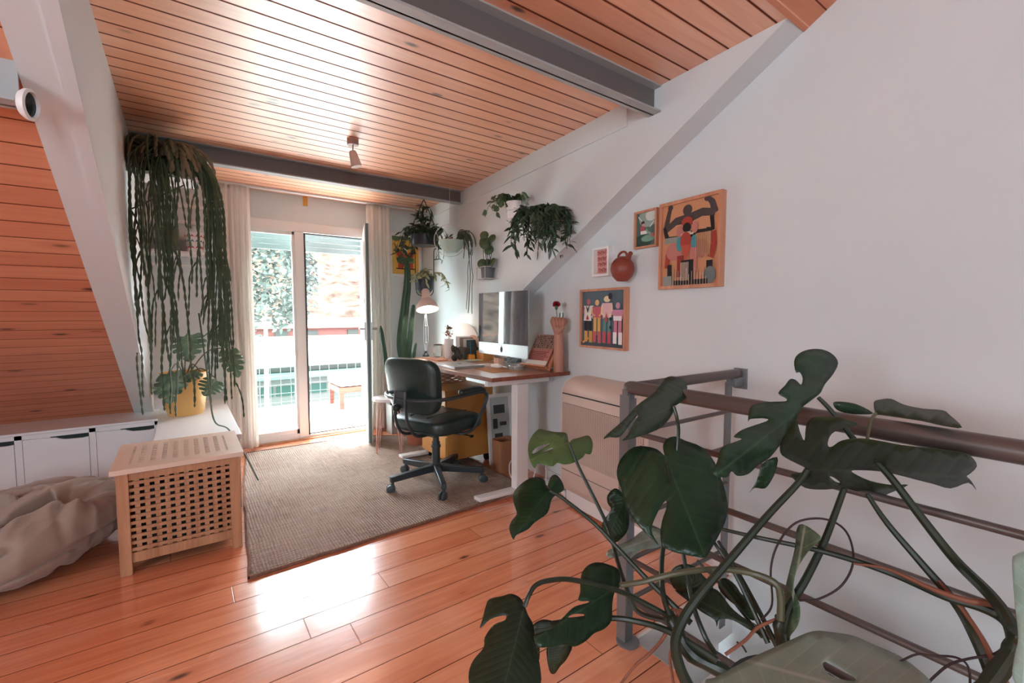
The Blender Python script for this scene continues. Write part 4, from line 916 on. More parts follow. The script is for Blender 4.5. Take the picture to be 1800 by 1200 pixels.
# ------------------------------------------------------------------ hanging and wall plants
def vine(g, p, L_, rnd, m, lm_, ll=.05, lw=.02, sway=.03, step=.03, out=(0, 0, 0), stem=.0018):
    pts = [Vector(p)]; d_ = Vector(out)*1.0+Vector((0, 0, .3)); n = int(L_/step)
    for i in range(n):
        d_ = (d_*.72+Vector((rnd.gauss(0, sway), rnd.gauss(0, sway), -.5))).normalized() if i > 1 else (d_+Vector((0, 0, -.2))).normalized()
        pts.append(pts[-1]+d_*step)
        if ll: g.leaf(pts[-1], (rnd.gauss(0, .7), rnd.gauss(0, .7), rnd.uniform(-1.3, .1)), ll*rnd.uniform(.7, 1.2), lw*rnd.uniform(.8, 1.2), (rnd.gauss(0, 1), rnd.gauss(0, 1), 1), lm_)
    g.tube(pts, stem, 4, m, False); return pts
def tuft(g, c, n, ll, lw, spread, rnd, m, upw=.6, droop=.35):
    for i in range(n):
        a = rnd.random()*2*pi; g.leaf(Vector(c)+Vector((rnd.gauss(0, spread*.3), rnd.gauss(0, spread*.3), rnd.uniform(0, spread*.5))), (cos(a), sin(a), rnd.uniform(-.3, upw)), ll*rnd.uniform(.6, 1.2), lw*rnd.uniform(.7, 1.2), (rnd.gauss(0, .5), rnd.gauss(0, .5), 1), m, droop)
metal = pm('thin_wire', '#5c5a58', .4, metal=.4); wwire = pm('white_wire', '#cfcac6', .5)
# two tier black hanger
rnd = random.Random(21); HY = 3.9; p1 = at(746, 432, Y=HY); p2 = at(750, 500, Y=HY)
ht = thing('hanging_planter', 'two tier black hanging planter with trailing hoya near the window corner', 'hanging plant', p1)
cx, cz1, cz2 = p1.x, p1.z, p2.z-.02
g = G()
g.cyl((cx, HY, cz1+.42), (cx, HY, ZC), .003, n=6)
for s in (-1, 1):
    g.tube(spline([(cx, HY, cz1+.42), (cx+s*.10, HY, cz1+.2), (cx+s*.12, HY, cz1+.0), (cx+s*.095, HY, cz1-.05), (cx+s*.09, HY, cz2+.02), (cx+s*.07, HY, cz2-.07), (cx, HY, cz2-.09)], 6), .004, 6)
g.build('hanger', M['black'], ht)
g = G(); g.lathe([(0, 0), (.115, 0), (.12, .01), (.12, .095), (.11, .095), (.108, .01), (0, .008)], (cx, HY, cz1), 30); g.build('upper_pot', pm('black_pot', '#2b2e31', .4), ht)
g = G(); g.lathe([(0, -.07), (.04, -.065), (.08, -.02), (.09, .09), (.082, .09), (.07, -.01), (0, -.05)], (cx, HY, cz2), 30); g.build('lower_pot', pm('navy_pot', '#262d35', .4), ht)
g = G(); tuft(g, (cx, HY, cz1+.09), 120, .11, .028, .16, rnd, 0, 1.4, .5)
for i in range(60): g.leaf((cx+rnd.gauss(0, .03), HY+rnd.gauss(0, .03), cz1+.1+rnd.uniform(.02, .26)), (rnd.gauss(0, .6), rnd.gauss(0, .6), rnd.uniform(-1.2, .4)), .10, .026, (rnd.gauss(0, 1), rnd.gauss(0, 1), 1), 0)
for i in range(16): a = rnd.random()*2*pi; vine(g, (cx+.08*cos(a), HY+.08*sin(a), cz1+.10), rnd.uniform(.15, .5), rnd, 0, 0, .07, .024, .09, .04, (cos(a), sin(a), 1.1))
for i in range(5): vine(g, (cx-.08+rnd.gauss(0, .03), HY-.05, cz1+.10), rnd.uniform(.2, .45), rnd, 0, 0, .06, .02, .08, .04, (-1.2, -.3, .6))
g.build('foliage', M['sm'], ht)
g = G(); tuft(g, (cx, HY, cz2+.09), 70, .07, .03, .12, rnd, 0, .8, .5)
for i in range(14): a = rnd.random()*2*pi; vine(g, (cx+.07*cos(a), HY+.07*sin(a), cz2+.09), rnd.uniform(.1, .32), rnd, 0, 0, .055, .022, .09, .035, (cos(a)-.5, sin(a)-.2, .5))
g.build('lower_foliage', M['sm3'], ht)
# mint bowl in a ring
MY = 3.5; mb = at(794, 423, Y=MY); mt = thing('ring_planter', 'mint green half bowl planter hanging in a thin wire ring', 'hanging plant', mb)
rc = at(791, 427, Y=MY); g = G(); Rr = .135; ax = Vector((.95, -.3, 0)).normalized()
g.tube([rc+ax*Rr*cos(a)+Vector((0, 0, Rr*sin(a)+.02)) for a in [2*pi*i/48 for i in range(49)]], .0028, 6, 0, False)
g.cyl(rc+Vector((0, 0, Rr+.02)), (rc.x, rc.y, ZC), .0015, n=5); g.build('wire_ring', wwire, mt)
g = G(); g.lathe([(0, -.10), (.05, -.095), (.09, -.06), (.11, 0), (.102, 0), (.085, -.05), (0, -.085)], mb, 32); g.build('bowl', pm('mint_bowl', '#b7cfc3', .5), mt)
g = G(); rnd = random.Random(5)
for i in range(44):
    a = rnd.uniform(-1.2, .5); q = mb+Vector((.08*cos(a)+rnd.uniform(-.01, .03), .06*sin(a), .01)); vine(g, mb+Vector((rnd.uniform(.03, .08), rnd.uniform(-.07, .0), .01)), rnd.uniform(.10, .36) if i > 3 else .78, rnd, 0, 0, 0, 0, .10, .03, (rnd.uniform(0, .35), -rnd.uniform(.2, 1.1), .9), .0034)
tuft(g, mb+Vector((-.03, 0, 0)), 16, .06, .01, .05, rnd, 0, 1.5, .2); g.build('trailing_cactus', M['rhip'], mt)
g = G(); tuft(g, mb+Vector((-.02, -.02, .0)), 10, .04, .02, .03, rnd, 0, 1.2, .1); g.build('red_leaves', pm('red_leaf', '#8f3b33', .6), mt)
# wall plants on the upper wall
def wplant(name, lab, px, py, off, pot, r0, r1, h):
    s, z = wat(px, py, off); c_ = wl(s, off, z); t = thing(name, lab, 'wall plant', c_, group='plants on the right dormer wall')
    g = G(); g.lathe([(0, 0), (r0, 0), (r1, h), (r1+.004, h), (r1+.004, h-.012), (r1-.006, h-.01), (r0-.006, .01), (0, .008)], c_, 28); g.build('pot', pot, t); return t, c_
t, c_ = wplant('wall_planter', 'white pot of trailing pothos on a wall bracket above the computer', 906, 387, .225, M['white'], .05, .068, .12)
c1 = c_; g = G()
for zz in (.0, .06): g.tube([c_+Vector((.062*cos(a), .062*sin(a), zz)) for a in [2*pi*i/24 for i in range(25)]], .0028, 5, 0, False)
for s in (-.03, .03): q = c_+Vector((0, 0, 0)); w0 = wl(wat(906, 387, .225)[0]+s, .13, c_.z+.06); g.cyl(w0, w0+Vector((-.06, 0, 0)), .003, n=6)
g.build('bracket', wwire, t)
g = G(); rnd = random.Random(31); tuft(g, c_+Vector((0, 0, .12)), 30, .065, .045, .09, rnd, 0, 1.0)
for i in range(7):
    q = c_+Vector((-.03+rnd.gauss(0, .02), -.0+rnd.gauss(0, .02)+.03, .12)); vine(g, q, rnd.uniform(.12, .32), rnd, 0, 0, .055, .04, .12, .04, (-.7, .8-.25*i, .6))
vine(g, c_+Vector((0, -.04, .12)), .42, rnd, 0, 0, .055, .04, .1, .045, (-.3, -.8, .5)); g.build('foliage', M['sm2'], t)
t, c_ = wplant('wall_planter', 'bushy dark trailing plant in a wall pot under the sloping edge', 956, 412, .255, pm('grey_pot', '#6f706c', .6), .07, .095, .13)
g = G(); rnd = random.Random(33); tuft(g, c_+Vector((0, 0, .10)), 150, .075, .02, .14, rnd, 0, .7, .7)
for i in range(60):
    a = rnd.random()*2*pi; vine(g, c_+Vector((.08*cos(a)-.02, .09*sin(a), .13)), rnd.uniform(.12, .34), rnd, 0, 0, .06, .018, .07, .022, (cos(a)*.8-.3, sin(a)*.8, .5))
for (dx, dy, L_) in ((-.06, .1, .42), (-.05, .05, .45), (-.06, -.1, .48), (-.05, -.14, .40), (-.04, .14, .45), (-.03, -.12, .5)):
    vine(g, c_+Vector((dx, dy, .02)), L_-.1, rnd, 0, 0, .045, .012, .10, .035, (0, 0, 0))
g.build('foliage', M['sm'], t)
t, c_ = wplant('wall_planter', 'round leaved plant in a grey pot inside a small wire wall frame', 857, 490, .19, pm('slate_pot', '#5e6266', .5), .045, .052, .085)
s3 = wat(857, 490, .19)[0]; g = G()
for zz in (0, .09): g.tube([wl(s3-.07, .13, c_.z+zz), wl(s3-.07, .25, c_.z+zz), wl(s3+.07, .25, c_.z+zz), wl(s3+.07, .13, c_.z+zz), wl(s3-.07, .13, c_.z+zz)], .0025, 5, 0, False)
for a_, b2 in ((-.07, .13), (-.07, .25), (.07, .25), (.07, .13), (0, .25)): g.cyl(wl(s3+a_, b2, c_.z), wl(s3+a_, b2, c_.z+.09), .0025, n=5)
g.build('wire_frame', wwire, t)
g = G(); rnd = random.Random(35)
for (dx, dy, dz, R) in ((.02, .05, .12, .045), (-.03, .03, .12, .04), (.0, -.05, .12, .045), (-.02, .02, .30, .04), (-.04, -.03, .27, .045), (0, -.06, .31, .035), (0, .06, .29, .035), (-.03, 0, .34, .035), (-.02, -.05, .22, .04)):
    q = c_+Vector((dx, dy, dz)); g.tube(spline([c_+Vector((0, 0, .07)), c_+Vector((dx*.3, dy*.9, dz*.6)), q], 5), .0022, 5, 1, False)
    nn = Vector((-.75+rnd.gauss(0, .2), -.55+rnd.gauss(0, .2), .45)).normalized(); ux = nn.cross(Vector((0, 0, 1))).normalized(); uy = nn.cross(ux)
    g.add([q]+[q+ux*R*cos(a)+uy*R*sin(a)*1.1-nn*.004 for a in [2*pi*i/18 for i in range(18)]], [(0, i+1, (i+1) % 18+1) for i in range(18)], 0)
g.build('foliage', [M['sm2'], M['stalk']], t, solid=.0015)

# ------------------------------------------------------------------ big trailing cactus on the wall shelf, left
sh = thing('wall_shelf', 'white bracket shelf high on the left dormer wall under the trailing cactus', 'shelf', (-.06, 3.42, 1.99))
g = G(); g.box(-.225, .10, 3.33, 3.56, 1.985, 2.003); g.build('board', M['white'], sh, smooth=False)
g = G(); g.box(-.225, -.217, 3.44, 3.47, 1.78, 1.985); g.bar((-.22, 3.455, 1.80), (.04, 3.455, 1.98), .012, .006); g.build('bracket', M['black'], sh, smooth=False)
tp_ = thing('trailing_cactus', 'huge trailing cactus spilling long green strands from the high shelf', 'hanging plant', (-.05, 3.42, 2.0))
g = G(); g.lathe([(0, 0), (.09, 0), (.12, .13), (.112, .13), (.085, .01), (0, .01)], (-.07, 3.44, 2.005), 28); g.build('pot', M['black'], tp_)
rnd = random.Random(77); g = G()
def strand(p0, out, L_, r=.0058, m=0, sway=.012, seg=.045, fork=0):
    pts = []; rad = []; p = Vector(p0); v = Vector(out); st_ = .012; tot = 0; i = 0; drift = Vector((rnd.gauss(0, .010), rnd.gauss(0, .008), 0))
    while tot < L_ and p.z > .47:
        v = v*.86+Vector((0, 0, -1))*.14+Vector((rnd.gauss(0, sway), rnd.gauss(0, sway), 0))+drift*.4
        v.normalize(); p = p+v*st_; p.x = max(p.x, -.212+.006*sin(tot*9)); tot += st_; f_ = (tot/seg) % 1
        pts.append(p.copy()); rad.append(r*(.45+.75*sin(pi*min(1, f_*1.02))**.7)); i += 1
        if fork and rnd.random() < fork*st_: strand(p, v+Vector((rnd.choice((-1, 1))*.7, rnd.gauss(0, .3), 0)), rnd.uniform(.1, .35), r*.9, m, sway, seg)
        drift *= .995
    if len(pts) > 2: rad[-1] = r*.2; g.tube(pts, rad, 5, m, True, .55)
for i in range(150):     # crown that hides the pot
    a = rnd.random()*2*pi; rr = rnd.uniform(.02, .11); strand((-.07+rr*cos(a)*1.1, 3.42+rr*sin(a)*.8, 2.135+rnd.uniform(-.02, .05)), (cos(a)*1.1, sin(a)*1.0-.25, .9), rnd.uniform(.10, .28), .0105, rnd.choice((1, 1, 0)), .03, .05)
for i in range(27):      # left half
    x = rnd.uniform(-.215, -.03); strand((x, 3.36+rnd.uniform(-.05, .05), 2.09), (rnd.gauss(0, .3), -.5, .3), rnd.uniform(.6, 1.66), .0060, 0, .035, .05, .6)
for i in range(28):      # right bundle
    x = rnd.uniform(.045, .10); strand((x-.03, 3.40+rnd.uniform(-.06, .04), 2.10), (1.0, -.2+rnd.gauss(0, .2), .5), rnd.uniform(.9, 1.62), .0062, 0, .022, .05, .6)
for i in range(10): strand((rnd.uniform(-.03, .06), 3.38, 2.09), (rnd.gauss(0, .3), -.5, .3), rnd.uniform(.4, 1.2), .0058, 0, .035, .05, 1.2)
g.build('stems', [M['rhip'], M['rhip2']], tp_, ang=60)
g = G(); g.tube(spline([(.08, 3.36, 1.2), (.11, 3.30, .8), (.13, 3.24, .56), (.20, 3.2, .50), (.27, 3.12, .36), (.325, 3.0, .22)], 10), .006, 5, 0, True, .6); g.build('long_stem', M['rhip'], tp_)
# second shelf on the window wall with box
s2 = thing('wall_shelf', 'white shelf on the wall behind the trailing cactus holding a green box', 'shelf', (-.05, 4.55, 1.66))
g = G(); g.box(-.22, .215, 4.42, 4.65, 1.665, 1.685); g.build('board', M['white'], s2, smooth=False)
g = G(); g.box(-.22, .2, 4.63, 4.65, 1.80, 1.83); g.box(-.22, .2, 4.63, 4.65, 1.93, 1.96); g.box(-.22, .2, 4.63, 4.65, 2.06, 2.09); g.box(-.22, .2, 4.63, 4.65, 1.58, 1.60); g.build('back_slats', M['white'], s2, smooth=False)
g = G(); g.box(-.15, .0, 4.45, 4.60, 1.686, 1.86); tag(g.build('storage_box', pm('olive_fabric', '#66695a', .9), bevel=.006), 'olive green fabric box on the shelf behind the trailing cactus', 'box')
t = thing('painted_pot', 'white pot with red and blue zigzag pattern on the back shelf', 'pot', (.10, 4.52, 1.686))
g = G(); g.lathe([(0, 0), (.05, 0), (.065, .16), (.058, .16), (.045, .01), (0, .01)], (.10, 4.52, 1.686), 24); g.build('body', M['white'], t)
g = G()
for i in range(12):
    a = 2*pi*i/12; 
    for q, (z, c_) in enumerate(((.03, 0), (.08, 1), (.12, 0))):
        r = .052+z*.09; f = lambda a_, zz: Vector((.10+(r+.002)*cos(a_), 4.52+(r+.002)*sin(a_), 1.686+zz)); g.add([f(a, z), f(a+.26, z+.022), f(a+.52, z), f(a+.26, z+.008)], [(0, 1, 2, 3)], c_)
g.build('pattern', [cm('#c2403a'), cm('#3d6a86')], t, smooth=False, solid=.001)

# ------------------------------------------------------------------ traced leaf builder
def inside(pt, poly):
    x, y = pt; r = False; n = len(poly)
    for i in range(n):
        x1, y1 = poly[i]; x2, y2 = poly[(i+1) % n]
        if (y1 > y) != (y2 > y) and x < (x2-x1)*(y-y1)/(y2-y1)+x1: r = not r
    return r
def leaf_mesh(out, holes, mid, pos, step, name, mat, parent, sm=3, th=.0007):
    """out: outline points (flat units), mid: (base, tip) of the midrib, pos(x, y) -> 3D point"""
    O = [tuple(p) for p in spline([Vector(p) for p in out], sm, True)] if sm > 1 else [tuple(p) for p in out]
    Hs = [[tuple(p) for p in spline([Vector(p) for p in h], 3, True)] for h in holes]
    pts = list(O); edges = [(i, (i+1) % len(O)) for i in range(len(O))]
    for h in Hs: b_ = len(pts); pts += h; edges += [(b_+i, b_+(i+1) % len(h)) for i in range(len(h))]
    xs = [p[0] for p in O]; ys = [p[1] for p in O]; x = min(xs)+step*.5; k = 0
    while x < max(xs):
        y = min(ys)+step*(.25+.5*(k % 2))
        while y < max(ys):
            if inside((x, y), O) and not any(inside((x, y), h) for h in Hs) and min((p[0]-x)**2+(p[1]-y)**2 for p in pts[:len(O)]) > (step*.4)**2: pts.append((x, y))
            y += step
        x += step; k += 1
    r = geometry.delaunay_2d_cdt([Vector(p) for p in pts], edges, [], 0, 1e-5); vs2, fs = r[0], r[2]
    B = Vector(mid[0]); T = Vector(mid[1]); dv = T-B; L_ = dv.length; dv.normalize(); sd = Vector((-dv.y, dv.x))
    g = G(); g.v = [pos(v.x, v.y) for v in vs2]
    for i, v in enumerate(vs2): q = Vector((v.x, v.y))-B; g.uv[i] = (q.dot(dv)/L_, q.dot(sd)/L_)
    for f in fs:
        c_ = (sum(vs2[i].x for i in f)/3, sum(vs2[i].y for i in f)/3)
        if inside(c_, O) and not any(inside(c_, h) for h in Hs): g.f.append(list(f)); g.mi.append(0)
    return g.build(name, mat, parent, ang=180, solid=th)
def pxleaf(parent, out, mid, D, gx=0, gy=0, bow=.02, holes=(), mat='lf', step=13, name='leaf', rip=.0014):
    cx = sum(p[0] for p in out)/len(out); cy = sum(p[1] for p in out)/len(out)
    B = Vector(mid[0]); T = Vector(mid[1]); dv = (T-B); L_ = dv.length; dv.normalize(); sd = Vector((-dv.y, dv.x))
    def pos(x, y):
        q = Vector((x, y))-B; u = q.dot(dv)/L_; v = q.dot(sd)/L_
        d_ = D+gx*(x-cx)/100+gy*(y-cy)/100+bow*(v*v*2.2)-bow*.8*(1-min(1, abs(v)*8))*0+rip*sin((u-abs(v)*.75)*2*pi*5.5)*min(1, abs(v)*4)+bow*.5*(u-.5)**2
        return at(x, y, D=d_)
    return leaf_mesh(out, holes, mid, pos, step, name, M[mat], parent)
def stalk(parent, pts, r, mat='stalk', name='leaf_stalk', r2=None, n=8):
    P_ = spline([at(x, y, D=d_) for x, y, d_ in pts], 6); k = len(P_); r2 = r if r2 is None else r2
    g = G(); g.tube(P_, [r+(r2-r)*i/(k-1) for i in range(k)], n); return g.build(name, M[mat], parent)

# ------------------------------------------------------------------ yellow pot monstera on the bench
yp = at(330, 733, Z=.462); yp = Vector((-.005, 4.10, .462))
yt = thing('potted_monstera', 'variegated monstera in a yellow pot on the white bench', 'potted plant', yp)
g = G(); g.lathe([(0, 0), (.105, 0), (.118, .03), (.145, .30), (.148, .31), (.138, .31), (.13, .25), (0, .25)], yp, 36); g.build('pot', M['yel'], yt)
g = G(); g.lathe([(0, .262), (.13, .262)], yp, 24); g.build('soil', M['soil'], yt)
MH = [(0, -.02), (.10, -.10), (.05, -.28), (.16, -.40), (.24, -.40), (.26, -.16), (.30, -.42), (.42, -.46), (.44, -.14), (.48, -.42), (.60, -.40), (.60, -.12), (.66, -.32), (.77, -.28), (.77, -.06), (.84, -.18), (1, 0)]
MO = MH+[(u, -v) for u, v in MH[-2:0:-1]]+[(0, .02)]
def gleaf(parent, B, T, nrm, mat='lf5', wid=1.0, bow=.15, name='leaf'):
    B = Vector(B); T = Vector(T); d_ = T-B; L_ = d_.length; d_.normalize(); n_ = Vector(nrm); s_ = d_.cross(n_).normalized(); n_ = s_.cross(d_)
    pos = lambda u, v: B+d_*u*L_+s_*v*L_*wid-n_*(bow*L_*(u*u*.6+v*v*1.5))
    return leaf_mesh(MO, [], ((0, 0), (1, 0)), pos, .09, name, M[mat], parent, sm=2)
YA = lambda x, y, Y=4.0: at(x, y, Y=Y)
for (b0, tpx, Yb, Yt, nr, w_) in (((330, 585), (331, 628), 4.0, 3.9, (-.5, -1, .35), 1.15), ((320, 660), (278, 685), 3.95, 3.8, (-.4, -.7, .8), 1.0), ((352, 652), (322, 668), 3.9, 3.85, (-.4, -.6, .8), 1.0), ((400, 610), (418, 655), 4.0, 3.9, (.2, -1, .4), .75), ((300, 650), (296, 700), 3.9, 3.75, (-.5, -1, .4), .9), ((380, 665), (362, 690), 4.0, 3.9, (0, -1, .5), 1.1), ((374, 578), (400, 606), 4.2, 4.1, (0, -.6, 1), .7)):
    B = YA(*b0, Yb); T = YA(*tpx, Yt); 
    gleaf(yt, B, B+(T-B)*1.15, nr, 'lf5', w_*.95)
    g = G(); g.tube(spline([yp+Vector((0, 0, .25)), (yp+Vector((0, 0, .35))).lerp(B, .5)+Vector((0, 0, .03)), B], 6), .004, 6); g.build('leaf_stalk', M['stalk2'], yt)

# ------------------------------------------------------------------ ceiling spotlight, round lamp, hooks
p = at(620, 246, Z=ZC); t = thing('ceiling_spotlight', 'small white swivel spotlight mounted on the boarded ceiling', 'spotlight', p)
g = G(); g.lathe([(0, 0), (.035, 0), (.035, -.032), (0, -.032)], p, 24); g.build('base', pm('base_grey', '#a48b80', .5), t)
g = G(); g.cyl(p+Vector((0, 0, -.03)), p+Vector((0, 0, -.08)), .005); g.build('stem', M['alu'], t)
g = G(); q = p+Vector((0, 0, -.08)); d_ = Vector((.25, -.05, -1)).normalized(); g.tube([q+d_*-.012, q+d_*.0, q+d_*.085], [.018, .024, .034], 24); g.build('spot_head', pm('spot_white', '#c9b8ae', .5), t)
p = at(52, 184, Y=1.62); t = thing('round_spotlight', 'round white rimmed spotlight at the end of the left steel beam', 'spotlight', p)
g = G(); R_ = Vector((.55, -1, -.05)).to_track_quat('Z', 'Y').to_matrix()
R_ = Vector((.97, -.25, -.1)).to_track_quat('Z', 'Y').to_matrix()
g.lathe([(0, -.012), (.030, -.012), (.036, -.004), (.037, .004), (.030, .006), (.029, -.002), (0, -.004)], p, 30, T=R_); g.build('rim', M['white'], t)
g = G(); g.lathe([(0, -.001), (.029, -.001)], p, 24, T=R_); g.build('lens', pm('dark_lens', '#274045', .1), t)

# ------------------------------------------------------------------ pictures
def disc(cx, cy, rx, ry=None, n=14): ry = ry or rx; return [(cx+rx*cos(2*pi*i/n), cy+ry*sin(2*pi*i/n)) for i in range(n)]
def limb(pts, w0, w1=None):
    w1 = w1 or w0; a = []; b_ = []; n = len(pts)
    for i, (x, y) in enumerate(pts):
        x0, y0 = pts[max(0, i-1)]; x1, y1 = pts[min(n-1, i+1)]; dx, dy = x1-x0, y1-y0; l = sqrt(dx*dx+dy*dy) or 1; w_ = (w0+(w1-w0)*i/max(1, n-1))/2
        a.append((x-dy/l*w_, y+dx/l*w_)); b_.append((x+dy/l*w_, y-dx/l*w_))
    return a+b_[::-1]
def rc_(x0, y0, x1, y1): return [(x0, y0), (x1, y0), (x1, y1), (x0, y1)]
def picture(name, lab, T, W_, H_, dep, fw, fmat, bgc, shapes, recess=.012):
    """T(u, v, out): u right, v up in metres"""
    t = thing(name, lab, 'picture', T(W_/2, 0, 0), group='framed pictures on the walls')
    g = G(); g.box(0, W_, 0, fw, 0, dep, 0, T); g.box(0, W_, H_-fw, H_, 0, dep, 0, T); g.box(0, fw, fw, H_-fw, 0, dep, 0, T); g.box(W_-fw, W_, fw, H_-fw, 0, dep, 0, T); g.build('frame', fmat, t, smooth=False)
    g = G(); cols = [bgc]; z = dep-recess; g.box(fw, W_-fw, fw, H_-fw, 0, z, 0, T); iw, ih = W_-2*fw, H_-2*fw
    for k, (c_, poly) in enumerate(shapes):
        if c_ not in cols: cols.append(c_)
        zz = z+.0004+.00025*k
        pl = [(min(1, max(0, x)), min(1, max(0, y))) for x, y in poly]
        b_ = len(g.v); tri = geometry.tessellate_polygon([[Vector((x, y, 0)) for x, y in pl]])
        g.v += [T(fw+x*iw, fw+y*ih, zz) for x, y in pl]
        for q in tri: g.f.append([b_+i for i in q]); g.mi.append(cols.index(c_))
    g.build('print', [cm(c_) for c_ in cols], t, smooth=False); return t
def wallT(s_left, z0): return lambda u, v, o: wl(s_left-u, o, z0+v)
# big picture: three figures with raised arms
S = []
sk, bl, rd, tq, cr_, gy, pkc, og = '#4a3d3b', '#1c1718', '#a23a2a', '#3f8a92', '#d9c3ae', '#8c8f88', '#b97468', '#c4764f'
S += [(sk, limb([(.06, .72), (.10, .86), (.14, .98)], .10, .07)), (sk, disc(.14, .97, .05, .035)), (sk, limb([(.06, .70), (.25, .79), (.50, .80)], .08, .11)),
      (sk, limb([(.93, .80), (.88, .93), (.82, .99)], .11, .07)), (sk, disc(.80, .985, .055, .035)), (sk, limb([(.93, .81), (.72, .84), (.5, .80)], .08, .11)), (sk, disc(.46, .90, .085, .065)), (sk, rc_(.40, .72, .55, .86))]
S += [(bl, limb([(.09, .60), (.06, .66), (.03, .74)], .08, .05)), (bl, limb([(.80, .62), (.90, .63), (.88, .78)], .07)), (bl, limb([(.50, .61), (.82, .60)], .08)), (bl, limb([(.07, .59), (.45, .58)], .05)),
      (gy, rc_(.05, .53, .36, .60)), (rd, disc(.46, .76, .10, .06)), (pkc, disc(.33, .66, .06, .07)), (pkc, disc(.60, .68, .06, .07)), (bl, disc(.46, .69, .075, .06)), (cr_, rc_(.36, .60, .58, .625)), (cr_, rc_(.40, .63, .54, .64))]
S += [('#c79a6e', rc_(.62, .36, .90, .60)), (rd, limb([(.88, .30), (.93, .45), (.92, .60)], .10, .08)), (rd, limb([(.10, .22), (.12, .40)], .09, .09)), (pkc, disc(.24, .42, .16, .11)), (pkc, disc(.72, .42, .14, .11)), (tq, disc(.34, .50, .06, .09)), (tq, disc(.60, .50, .06, .09)), (rd, disc(.45, .53, .10, .11)), ('#b7503a', [(.36, .48), (.56, .48), (.46, .28)]),
      ('#8d2f26', rc_(.30, .10, .42, .36)), (pkc, rc_(.54, .14, .66, .44)), (bl, rc_(.38, .0, .60, .30)), (bl, rc_(.12, .12, .20, .26)), (bl, rc_(.82, .10, .92, .27)), (gy, rc_(.04, .0, .22, .12)), ('#6d7573', disc(.88, .10, .10, .10)), (bl, rc_(.25, .0, .85, .06))]
rnd = random.Random(4)
for i in range(22): x = .64+.012*i; S.append(('#7c4231' if i % 2 else '#d8b48a', rc_(x, .30+rnd.uniform(0, .04), x+.006, .60)))
for i in range(26): x = .22+.025*i; S.append((cr_ if i % 2 else bl, rc_(x, .0, x+.006, rnd.uniform(.08, .22))))
for i in range(8): S.append((cr_, rc_(.40+.02*i, .05, .408+.02*i, .27)))
picture('framed_picture', 'largest oak framed picture of dark figures with raised fists on the right wall', wallT(.425, 1.322), .35, .432, .035, .016, M['frame'], '#c98d66', S)
# small dark green picture
S = [('#8fa39a', disc(.6, .85, .5, .3)), ('#c9cfc7', disc(.75, .9, .3, .18)), ('#2f4a40', disc(.3, .15, .5, .2)), ('#b5505a', rc_(.2, .40, .42, .60)), ('#3a2a28', disc(.33, .70, .09, .06)), ('#c98f86', disc(.35, .64, .07, .04)), ('#d8ddd4', rc_(.22, .36, .55, .46)), ('#6f9a86', disc(.6, .22, .35, .10)), ('#b5605a', disc(.82, .30, .08, .06)), ('#7d9b8f', limb([(.5, .5), (.6, .4), (.75, .34)], .08)), ('#dfe4df', limb([(.1, .9), (.3, .75)], .03)), ('#dfe4df', limb([(.9, .7), (.7, .55)], .03))]
picture('framed_picture', 'smallest oak framed picture of a crouching figure in greens', wallT(.612, 1.550), .157, .200, .022, .011, M['frame'], '#4d6a62', S)
# red lettering print in a deep white frame
S = []; rnd = random.Random(6)
for j in range(4):
    x = .10
    for i in range(5):
        w_ = rnd.uniform(.10, .15); y0 = .08+.23*j; 
        S += [('#a82f2f', rc_(x, y0, x+.03, y0+.17)), ('#a82f2f', rc_(x, y0+.14-.05*(i % 2), x+w_, y0+.17-.05*(i % 2))), ('#a82f2f', rc_(x+w_-.03, y0+.05*(j % 2), x+w_, y0+.13))]; x += w_+.03
picture('framed_print', 'narrow print with red lettering in a deep white frame', wallT(.925, 1.420), .142, .172, .045, .014, M['white'], '#e0a79c', S, .03)
# lower picture: four standing figures
S = []; 
for i, (x, top, hd_, bd, lg, bt) in enumerate(((.16, .86, '#b3606e', '#e8e2d8', '#3a3438', '#d9a24e'), (.38, .84, '#d9b27c', '#c2606a', '#d9a95c', '#c25a5e'), (.62, .90, '#e6d2a8', '#dfb6b8', '#5d8a84', '#b74a58'), (.87, .78, '#c78fa0', '#c886a0', '#c77d92', '#e6e2e0'))):
    S += [(bd, [(x-.10, .50), (x+.10, .50), (x+.12, top-.12), (x-.12, top-.12)]), (hd_, disc(x, top-.05, .05 if i != 2 else .08, .055)), (lg, rc_(x-.085, .20, x-.012, .52)), (lg, rc_(x+.012, .20, x+.085, .52)), (bt, rc_(x-.10, .07, x-.02, .27)), (bt, rc_(x+.02, .05, x+.10, .27)), (hd_, limb([(x-.11, top-.15), (x-.13, .60), (x-.05, .55)], .035)), (hd_, limb([(x+.11, top-.15), (x+.13, .60), (x+.05, .55)], .035))]
S += [('#e8e2d8', [(.06, .46), (.26, .46), (.24, .60), (.08, .60)]), ('#b5303a', [(.12, .48), (.20, .48), (.16, .58)]), ('#2a2528', [(.10, .78), (.16, .68), (.22, .78), (.16, .60)]), ('#24202a', rc_(.08, .30, .26, .46)), ('#e9e4e4', rc_(.78, .47, .96, .55)), ('#3f474f', rc_(.0, .0, 1, .06)), ('#24282e', disc(.70, .90, .04, .06)), ('#24282e', disc(.72, .35, .03, .03)), ('#24282e', disc(.72, .5, .03, .03)), ('#c25a5e', [(.58, .45), (.66, .45), (.62, .62)]), ('#d9a24e', limb([(.05, .05), (.2, .14)], .04))]
picture('framed_picture', 'oak framed picture of four standing costumed figures, lowest on the wall', wallT(1.05, .986), .395, .362, .035, .014, M['frame'], '#55656e', S)
